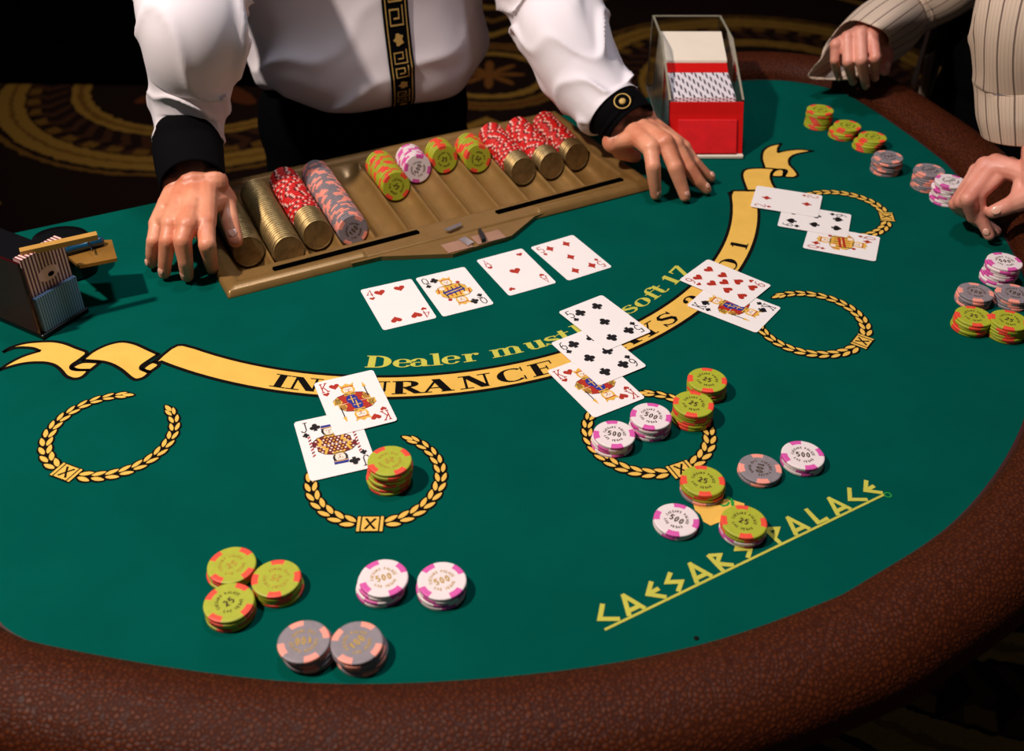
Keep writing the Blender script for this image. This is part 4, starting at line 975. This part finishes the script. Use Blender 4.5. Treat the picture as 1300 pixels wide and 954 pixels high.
# trousers and shoes
tr = MB(); tr.ellipsoid(dp(-.012, -.005, -.03), (.178, .125, .14), Matrix.Rotation(R(28), 3, 'Z'))
for s in (-1, 1): tr.capsule(dp(s*.085-.01, 0, -.10), dp(s*.095, .01, -.45), .092, .07); tr.capsule(dp(s*.095, .01, -.45), dp(s*.10, 0, -.84), .07, .06)
V, N, F = remesh(tr, .012, 3); mb = MB(); mb.add([tuple(v) for v in V], F); obj('trousers', mb, 'trous', dealer, True)
for s in (-1, 1): mb = MB(); mb.ellipsoid(dp(s*.10, .05, -.86), (.045, .13, .042), Matrix.Rotation(R(28), 3, 'Z')); obj('shoe', mb, 'dkplastic', dealer, True)
# shirt body, a blouse tucked into the trousers
SZ = [(.50, .062, .062), (.475, .12, .075), (.44, .185, .095), (.38, .200, .112), (.30, .197, .122), (.22, .190, .128), (.15, .187, .134), (.10, .187, .141), (.065, .184, .144), (.045, .176, .138), (.036, .160, .122), (.046, .140, .105)]
def tor(i_f, t, extra=0.):
    """point on the shirt: i_f along the rows of SZ, t round the body (pi/2 = front)"""
    i0 = max(0, min(len(SZ)-2, int(i_f))); f = i_f-i0; p = [SZ[max(0, min(len(SZ)-1, i0+j))] for j in (-1, 0, 1, 2)]
    z, a, b = [.5*((2*p[1][c])+(-p[0][c]+p[2][c])*f+(2*p[0][c]-5*p[1][c]+4*p[2][c]-p[3][c])*f*f+(-p[0][c]+3*p[1][c]-3*p[2][c]+p[3][c])*f**3) for c in range(3)]
    low = max(0, min(1, (i_f-4)/5)); ct, st = cos(t), sin(t)
    v = z/.05
    fold = .007*low*(1-abs(sin(2.2*t+3.2*z/.1+1.3*mn.noise(Vector((ct*2, st*2, v*.6))))))**2 + .010*low*mn.noise(Vector((ct*2.2+3, st*2.2, v*.45)))
    # long swags that hang from the sides to the middle
    sw = v*1.25+2.6*abs(t-pi/2)**1.2*.55; fold += .0075*low*(.5+.5*sin(sw*2.1+.6))*(1 if 0 < t < pi else .4)*(.4+.6*abs(cos(t)))
    z2 = z+low*(.010*sin(2.6*t+.8)+.006*sin(5*t))
    r = 1
    q = DU*(a+fold+extra)*ct+DN*(b+fold+extra)*st
    return Vector((DC.x+q.x, DC.y+q.y, T+z2))
P = []
for j in range(111): P.append([tuple(tor(j/10, 2*pi*i/150)) for i in range(150)])
mb = MB(); mb.grid([r for r in P], 0, True, False); shirt = obj('shirt', mb, 'shirt', dealer, True)
# placket: black band with gold edges and a key pattern
def plk(i_f, s): # s across in metres
    t = pi/2+.02+s/.150-.03*(i_f-6)*.12
    return tor(i_f, t, .0022)
def pband(mb, s0, s1, f0, f1, n, m, ex=0.):
    o = len(mb.v)
    for k in range(n+1):
        f = f0+(f1-f0)*k/n
        for q in (s0, s1):
            v = plk(f, q); v = v+DN*ex; mb.v.append(tuple(v))
    for k in range(n): mb.f.append((o+2*k, o+2*k+1, o+2*k+3, o+2*k+2)); mb.mi.append(m)
mb = MB(); pband(mb, -.0155, .0155, 1.2, 9.6, 90, 0)
placket = obj('placket', mb, ['cuff', 'gthread'], shirt, False)
mb = MB()
for s in (-1, 1): pband(mb, s*.0118-.0006, s*.0118+.0006, 1.2, 9.6, 90, 0, .0006)
# meander and rosettes
f = 2.0; ln = .52; cnt = 0
def seg(a, b):
    (s0, f0), (s1, f1) = a, b
    if abs(s1-s0) > 1e-6: pband(mb, min(s0, s1)-.0006, max(s0, s1)+.0006, f0-.018, f0+.018, 1, 0, .0006)
    else: pband(mb, s0-.0006, s0+.0006, min(f0, f1), max(f0, f1), 4, 0, .0006)
while f < 9.2:
    if cnt % 2 == 0:
        for h in (0, .48):
            k = f+h; pts = [(-.0075, k), (-.0075, k+.40), (.0075, k+.40), (.0075, k+.08), (-.003, k+.08), (-.003, k+.26), (.003, k+.26)]
            for a, b in zip(pts, pts[1:]): seg(a, b)
        f += 1.02
    else:
        for k in range(12):
            t = 2*pi*k/12; o = len(mb.v); t2 = 2*pi*(k+1)/12; rr = lambda q: .0055*(1+.25*cos(q*5))
            for ss, ff in ((0, 0), (rr(t)*cos(t), rr(t)*sin(t)), (rr(t2)*cos(t2), rr(t2)*sin(t2))): mb.v.append(tuple(plk(f+.2+ff/.035, ss)+DN*.0007))
            mb.f.append((o, o+1, o+2)); mb.mi.append(0)
        f += .46
    cnt += 1
gm = mb.mesh('gold_pattern', ['gthread'])
# joined into the band so the pattern stays on its third level
pm = placket.data; bmm = bmesh.new(); bmm.from_mesh(pm); off = wl(shirt); t_ = bmesh.new(); t_.from_mesh(gm)
vm = {}
for v in t_.verts: vm[v.index] = bmm.verts.new(v.co-off)
for fc in t_.faces:
    try: nf = bmm.faces.new([vm[v.index] for v in fc.verts]); nf.material_index = 1
    except ValueError: pass
bmm.to_mesh(pm); bmm.free(); t_.free()
# sleeves and cuffs
cR1, cR2 = at(247, 236, .080), at(238, 178, .098)
loft('sleeve', [dp(-.13, 0, .44), SR+Vector((-.01, 0, 0)), SR.lerp(ER, .55), ER+Vector((0, 0, .0)), at(247, 42, .225), at(243, 100, .165), at(239, 150, .118), at(239, 180, .096)],
     [.070, .078, .070, .064, .0640, .0575, .0475, .0440], 'shirt', dealer, 120, 16, .0150, 1.15, 2.3, wfun=lambda f, t: max(0, min(1, (.985-f)/.06)), th=.001)
loft('cuff', [at(238.5, 170, .103), at(238.5, 186, .096), at(241, 210, .088), at(246, 236, .0795)], [.0400, .0425, .0415, .0390], ['cuff', 'cuff'], dealer, 56, 6, .0004, 1, 1, th=.0015)
loft('sleeve', [dp(.13, 0, .44), SL_+Vector((.01, 0, 0)), SL_.lerp(EL, .55), EL, at(702, 8, .175), at(720, 52, .148), at(742, 92, .118), at(768, 128, .092), at(779, 140, .084)],
     [.070, .078, .072, .070, .0670, .0640, .0560, .0460, .0430], 'shirt', dealer, 120, 16, .0140, 1.05, 5.1, wfun=lambda f, t: max(0, min(1, (.98-f)/.07)), th=.001)
cf = loft('cuff', [at(777.5, 136.5, .0865), at(782, 141, .084), at(790, 148, .078), at(801, 160, .070)], [.0375, .0395, .040, .0380], ['cuff', 'cuff'], dealer, 56, 6, 0, 1, 2, th=.0015)
# gold wreath on the left cuff
ca0, ca1 = at(778, 137, .0865), at(801, 160, .070); cax = (ca1-ca0).normalized(); cpt = ca0.lerp(ca1, .42)
wn = at(799, 129, .118)-cpt; wn = (wn-cax*wn.dot(cax)).normalized(); wc = cpt+wn*.0405; wx = cax; wy = wn.cross(wx)
mb = MB(); P = []
for i in range(29):
    a = 2*pi*i/28; P.append([tuple(wc+(wx*cos(a)+wy*sin(a)*1.05)*(.0105+.0011*cos(b))+wn*.0013*sin(b)) for b in [pi/3*k for k in range(6)]])
mb.grid(P, 0, True); mb.ellipsoid(wc, (.0048, .0052, .0014), Matrix((wx, wy, wn)).transposed(), seg=10); obj('cuff_emblem', mb, 'gthread', cf, True)

# ---- the player at the right
PC = Vector((.86, 1.66, 0)); pf = Vector((-.90, -.43, 0)).normalized(); pl = Vector((-pf.y, pf.x, 0))
def pp(l, f, z): v = PC+pl*l+pf*f; return Vector((v.x, v.y, T+z))
H1 = {'i': X4([(1107, 44, .118), (1111, 73, .094), (1111.5, 89, .064), (1110.6, 99, .047)]), 'm': X4([(1092, 44, .118), (1093.5, 76, .092), (1097, 96, .060), (1099, 109, .036)]),
      'r': X4([(1076, 48, .112), (1076.5, 78, .086), (1080, 94, .055), (1083, 104, .037)]), 'p': X4([(1061, 57, .102), (1060, 76, .081), (1062, 89, .055), (1065, 99, .038)]),
      't': X4([(1108, 40, .100), (1121, 56, .085), (1127, 72, .068), (1123, 90, .052)])}
W1 = (at(1117, 38, .106), at(1094, 40, .104))
H2 = {'i': X4([(1282, 211, .088), (1241, 248, .062), (1244, 274, .036), (1256, 299, .014)]), 'm': X4([(1264, 207, .090), (1229, 253, .060), (1236, 276, .032), (1264, 294, .012)]),
      'r': X4([(1250, 210, .086), (1220, 256, .052), (1227, 270, .028), (1242, 283, .012)]), 'p': X4([(1240, 217, .076), (1212.5, 259, .044), (1218, 267, .024), (1230, 274, .010)]),
      't': X4([(1308, 246, .075), (1292, 256, .066), (1277, 263, .056), (1261, 269, .048)])}
W2 = (at(1330, 244, .092), at(1322, 214, .094))
h1 = MB(); hand(H1, W1, h1, 1, .95); f1 = at(1165, 6, .110); h1.capsule((W1[0]+W1[1])/2, f1, .022, .026)
h2 = MB(); hand(H2, W2, h2, 1, 1.0); f2 = at(1330, 120, .17); h2.capsule((W2[0]+W2[1])/2, f2, .026, .03)
S1, E1 = Vector((.80, 1.80, T+.45)), Vector((.75, 1.77, T+.22)); S2, E2 = Vector((.86, 1.46, T+.45)), Vector((.655, 1.275, T+.33))
bb = MB(); bb.capsule(S1, E1, .045, .038); bb.capsule(E1, f1, .034, .024); bb.capsule(S2, E2, .045, .038); bb.capsule(E2, f2, .036, .028)
bb.ellipsoid(pp(0, -.02, .28), (.10, .16, .22), Matrix.Rotation(atan2(pf.y, pf.x), 3, 'Z')); bb.ellipsoid(pp(0, 0, .0), (.10, .145, .17), Matrix.Rotation(atan2(pf.y, pf.x), 3, 'Z')); bb.capsule(S1.lerp(S2, .1), S1.lerp(S2, .9), .05, .05)
bb.capsule(pp(0, -.02, .46), pp(0, .03, .60), .056, .052)
for s in (-1, 1): bb.capsule(pp(s*.085, 0, -.08), pp(s*.09, .01, -.45), .07, .05); bb.capsule(pp(s*.09, .01, -.45), pp(s*.095, 0, -.85), .05, .04)
hd = MB(); HMP = head(hd, pp(0, .06, .68), atan2(pf.y, pf.x)-pi/2); hd.capsule(pp(0, .0, .52), pp(0, .04, .63), .052, .05)
player = body_mesh('person', [(bb, .009, 3), (hd, .005, 3), (h1, .0017, 5), (h2, .0017, 5)], 'skin2', (PC.x, PC.y, 0))
tag(player, 'player in a striped shirt leaning over the right rail with one hand on chips', 'person')
nails(H1, player, Vector((-.1, -1, .5))); nails(H2, player, Vector((-.5, -.6, .3)), 'mrp'); head_parts(HMP, player, None)
tr = MB(); rz = Matrix.Rotation(atan2(pf.y, pf.x), 3, 'Z'); tr.ellipsoid(pp(0, -.01, -.05), (.125, .18, .16), rz)
for s in (-1, 1): tr.capsule(pp(s*.09, 0, -.10), pp(s*.095, .01, -.45), .092, .07); tr.capsule(pp(s*.095, .01, -.45), pp(s*.10, 0, -.84), .07, .06)
V, N, F = remesh(tr, .012, 3); mb = MB(); mb.add([tuple(v) for v in V], F); obj('trousers', mb, 'trous', player, True)
tr = MB(); tr.ellipsoid(pp(0, -.01, .26), (.125, .175, .23), rz); tr.ellipsoid(pp(0, 0, .05), (.125, .17, .17), rz)
V, N, F = remesh(tr, .010, 3); mb = MB(); mb.add([tuple(v) for v in V], F); obj('undershirt', mb, 'tee', player, True)
for s in (-1, 1): mb = MB(); mb.ellipsoid(pp(s*.10, .05, -.86), (.13, .045, .042), rz); obj('shoe', mb, 'dkplastic', player, True)
# open striped shirt: a strip down each side of the chest and round the back
def sheet(name, fn, nu, nv, m, parent, th=.0012, uvs=(1, 1)):
    mb = MB(); mb.grid([[tuple(fn(i/nu, j/nv)) for i in range(nu+1)] for j in range(nv+1)]); o = obj(name, mb, m, parent, True)
    ul = o.data.uv_layers.new(name='UVMap')
    for pl_ in o.data.polygons:
        for li, v in zip(pl_.loop_indices, pl_.vertices): ul.data[li].uv = ((v % (nu+1))/nu*uvs[0], (v//(nu+1))/nv*uvs[1])
    s_ = o.modifiers.new('t', 'SOLIDIFY'); s_.thickness = th; return o
def open_shirt(u, v):
    t = R(40)+u*R(280); z = .46-.50*v; a, b = .135+.02*v, .19+.01*v
    if v < .12: k = v/.12; a *= .55+.45*k; b *= .55+.45*k
    w = .006*sin(u*30+v*4)*v
    return pp((b+w)*sin(t), (a+w)*cos(t), z)
sheet('open_shirt', open_shirt, 60, 30, 'stripe', player, uvs=(1.0, 1))
ta, tb_, tc_ = at(1199, 47, .06), at(1176, 66, .02), at(1184, 118, -.10)
def tail_fn(u, v):
    top = at(1174+28*u, 70-26*u, .03); bot = at(1166+22*u, 122+2*u, -.10)
    p = top.lerp(bot, v); return p+Vector((0, -.012*sin(u*pi*1.6), 0))
sheet('shirt_tail', tail_fn, 16, 16, 'stripe', player, uvs=(.16, 1))
# sleeves
loft('sleeve', [S1, S1.lerp(E1, .5), E1, at(1212, -30, .165), at(1170, 2, .124), at(1150, 17, .108), at(1134, 27, .100), at(1118, 36, .094)],
     [.072, .070, .068, .058, .047, .0440, .0430, .0400], ['stripe', 'shin'], player, 72, 10, .004, 1, 1.2, uv=True, th=.0012)
loft('sleeve', [S2, S2.lerp(E2, .5), E2, at(1318, 10, .27), at(1316, 90, .19), at(1316, 140, .145), at(1314, 168, .118)],
     [.075, .074, .074, .072, .0700, .0700, .0640], ['stripe', 'shin'], player, 72, 10, .005, .8, 3.7, uv=True, th=.0012)

# the loose unbuttoned cuff that falls open behind the hanging hand
ca = at(1143, 21, .104); rim = [(1042, 76, .070), (1049, 56, .086), (1064, 36, .104), (1086, 26, .128), (1110, 33, .138), (1128, 48, .114), (1129, 62, .080), (1122, 80, .054), (1100, 96, .040), (1066, 101, .032), (1040, 101.5, .032), (1027, 96, .038), (1031, 87, .052)]
B_ = [Vector(p) for p in crom([tuple(at(*p)) for p in rim], 6, True)]; bc_ = sum(B_, Vector())/len(B_)
dx_ = (bc_-ca).normalized(); xx = dx_.cross(Vector((0, 0, 1))).normalized(); yy = dx_.cross(xx); nB = len(B_)
sgn = 1 if sum(((B_[i]-bc_).cross(B_[(i+1) % nB]-bc_)).dot(dx_) for i in range(nB)) > 0 else -1
p0_ = B_[0]-bc_; ang0 = atan2(p0_.dot(yy), p0_.dot(xx))
A_ = [ca+(xx*cos(ang0+sgn*2*pi*i/nB)+yy*sin(ang0+sgn*2*pi*i/nB))*.0465 for i in range(nB)]
def cuff_fn(u, v):
    i = int(round(u*nB)) % nB; a, b = A_[i], B_[i]; m = a.lerp(b, v); o = m-ca.lerp(bc_, v); o = o.normalized() if o.length > 1e-6 else Vector((0, 0, 0))
    return m+o*(.008*sin(pi*v)+.0015*sin(u*40)*v)
o_ = sheet('loose_cuff', cuff_fn, nB, 12, ['stripe', 'shin'], player, th=.0012, uvs=(1, 1)); o_.modifiers['t'].offset = 0
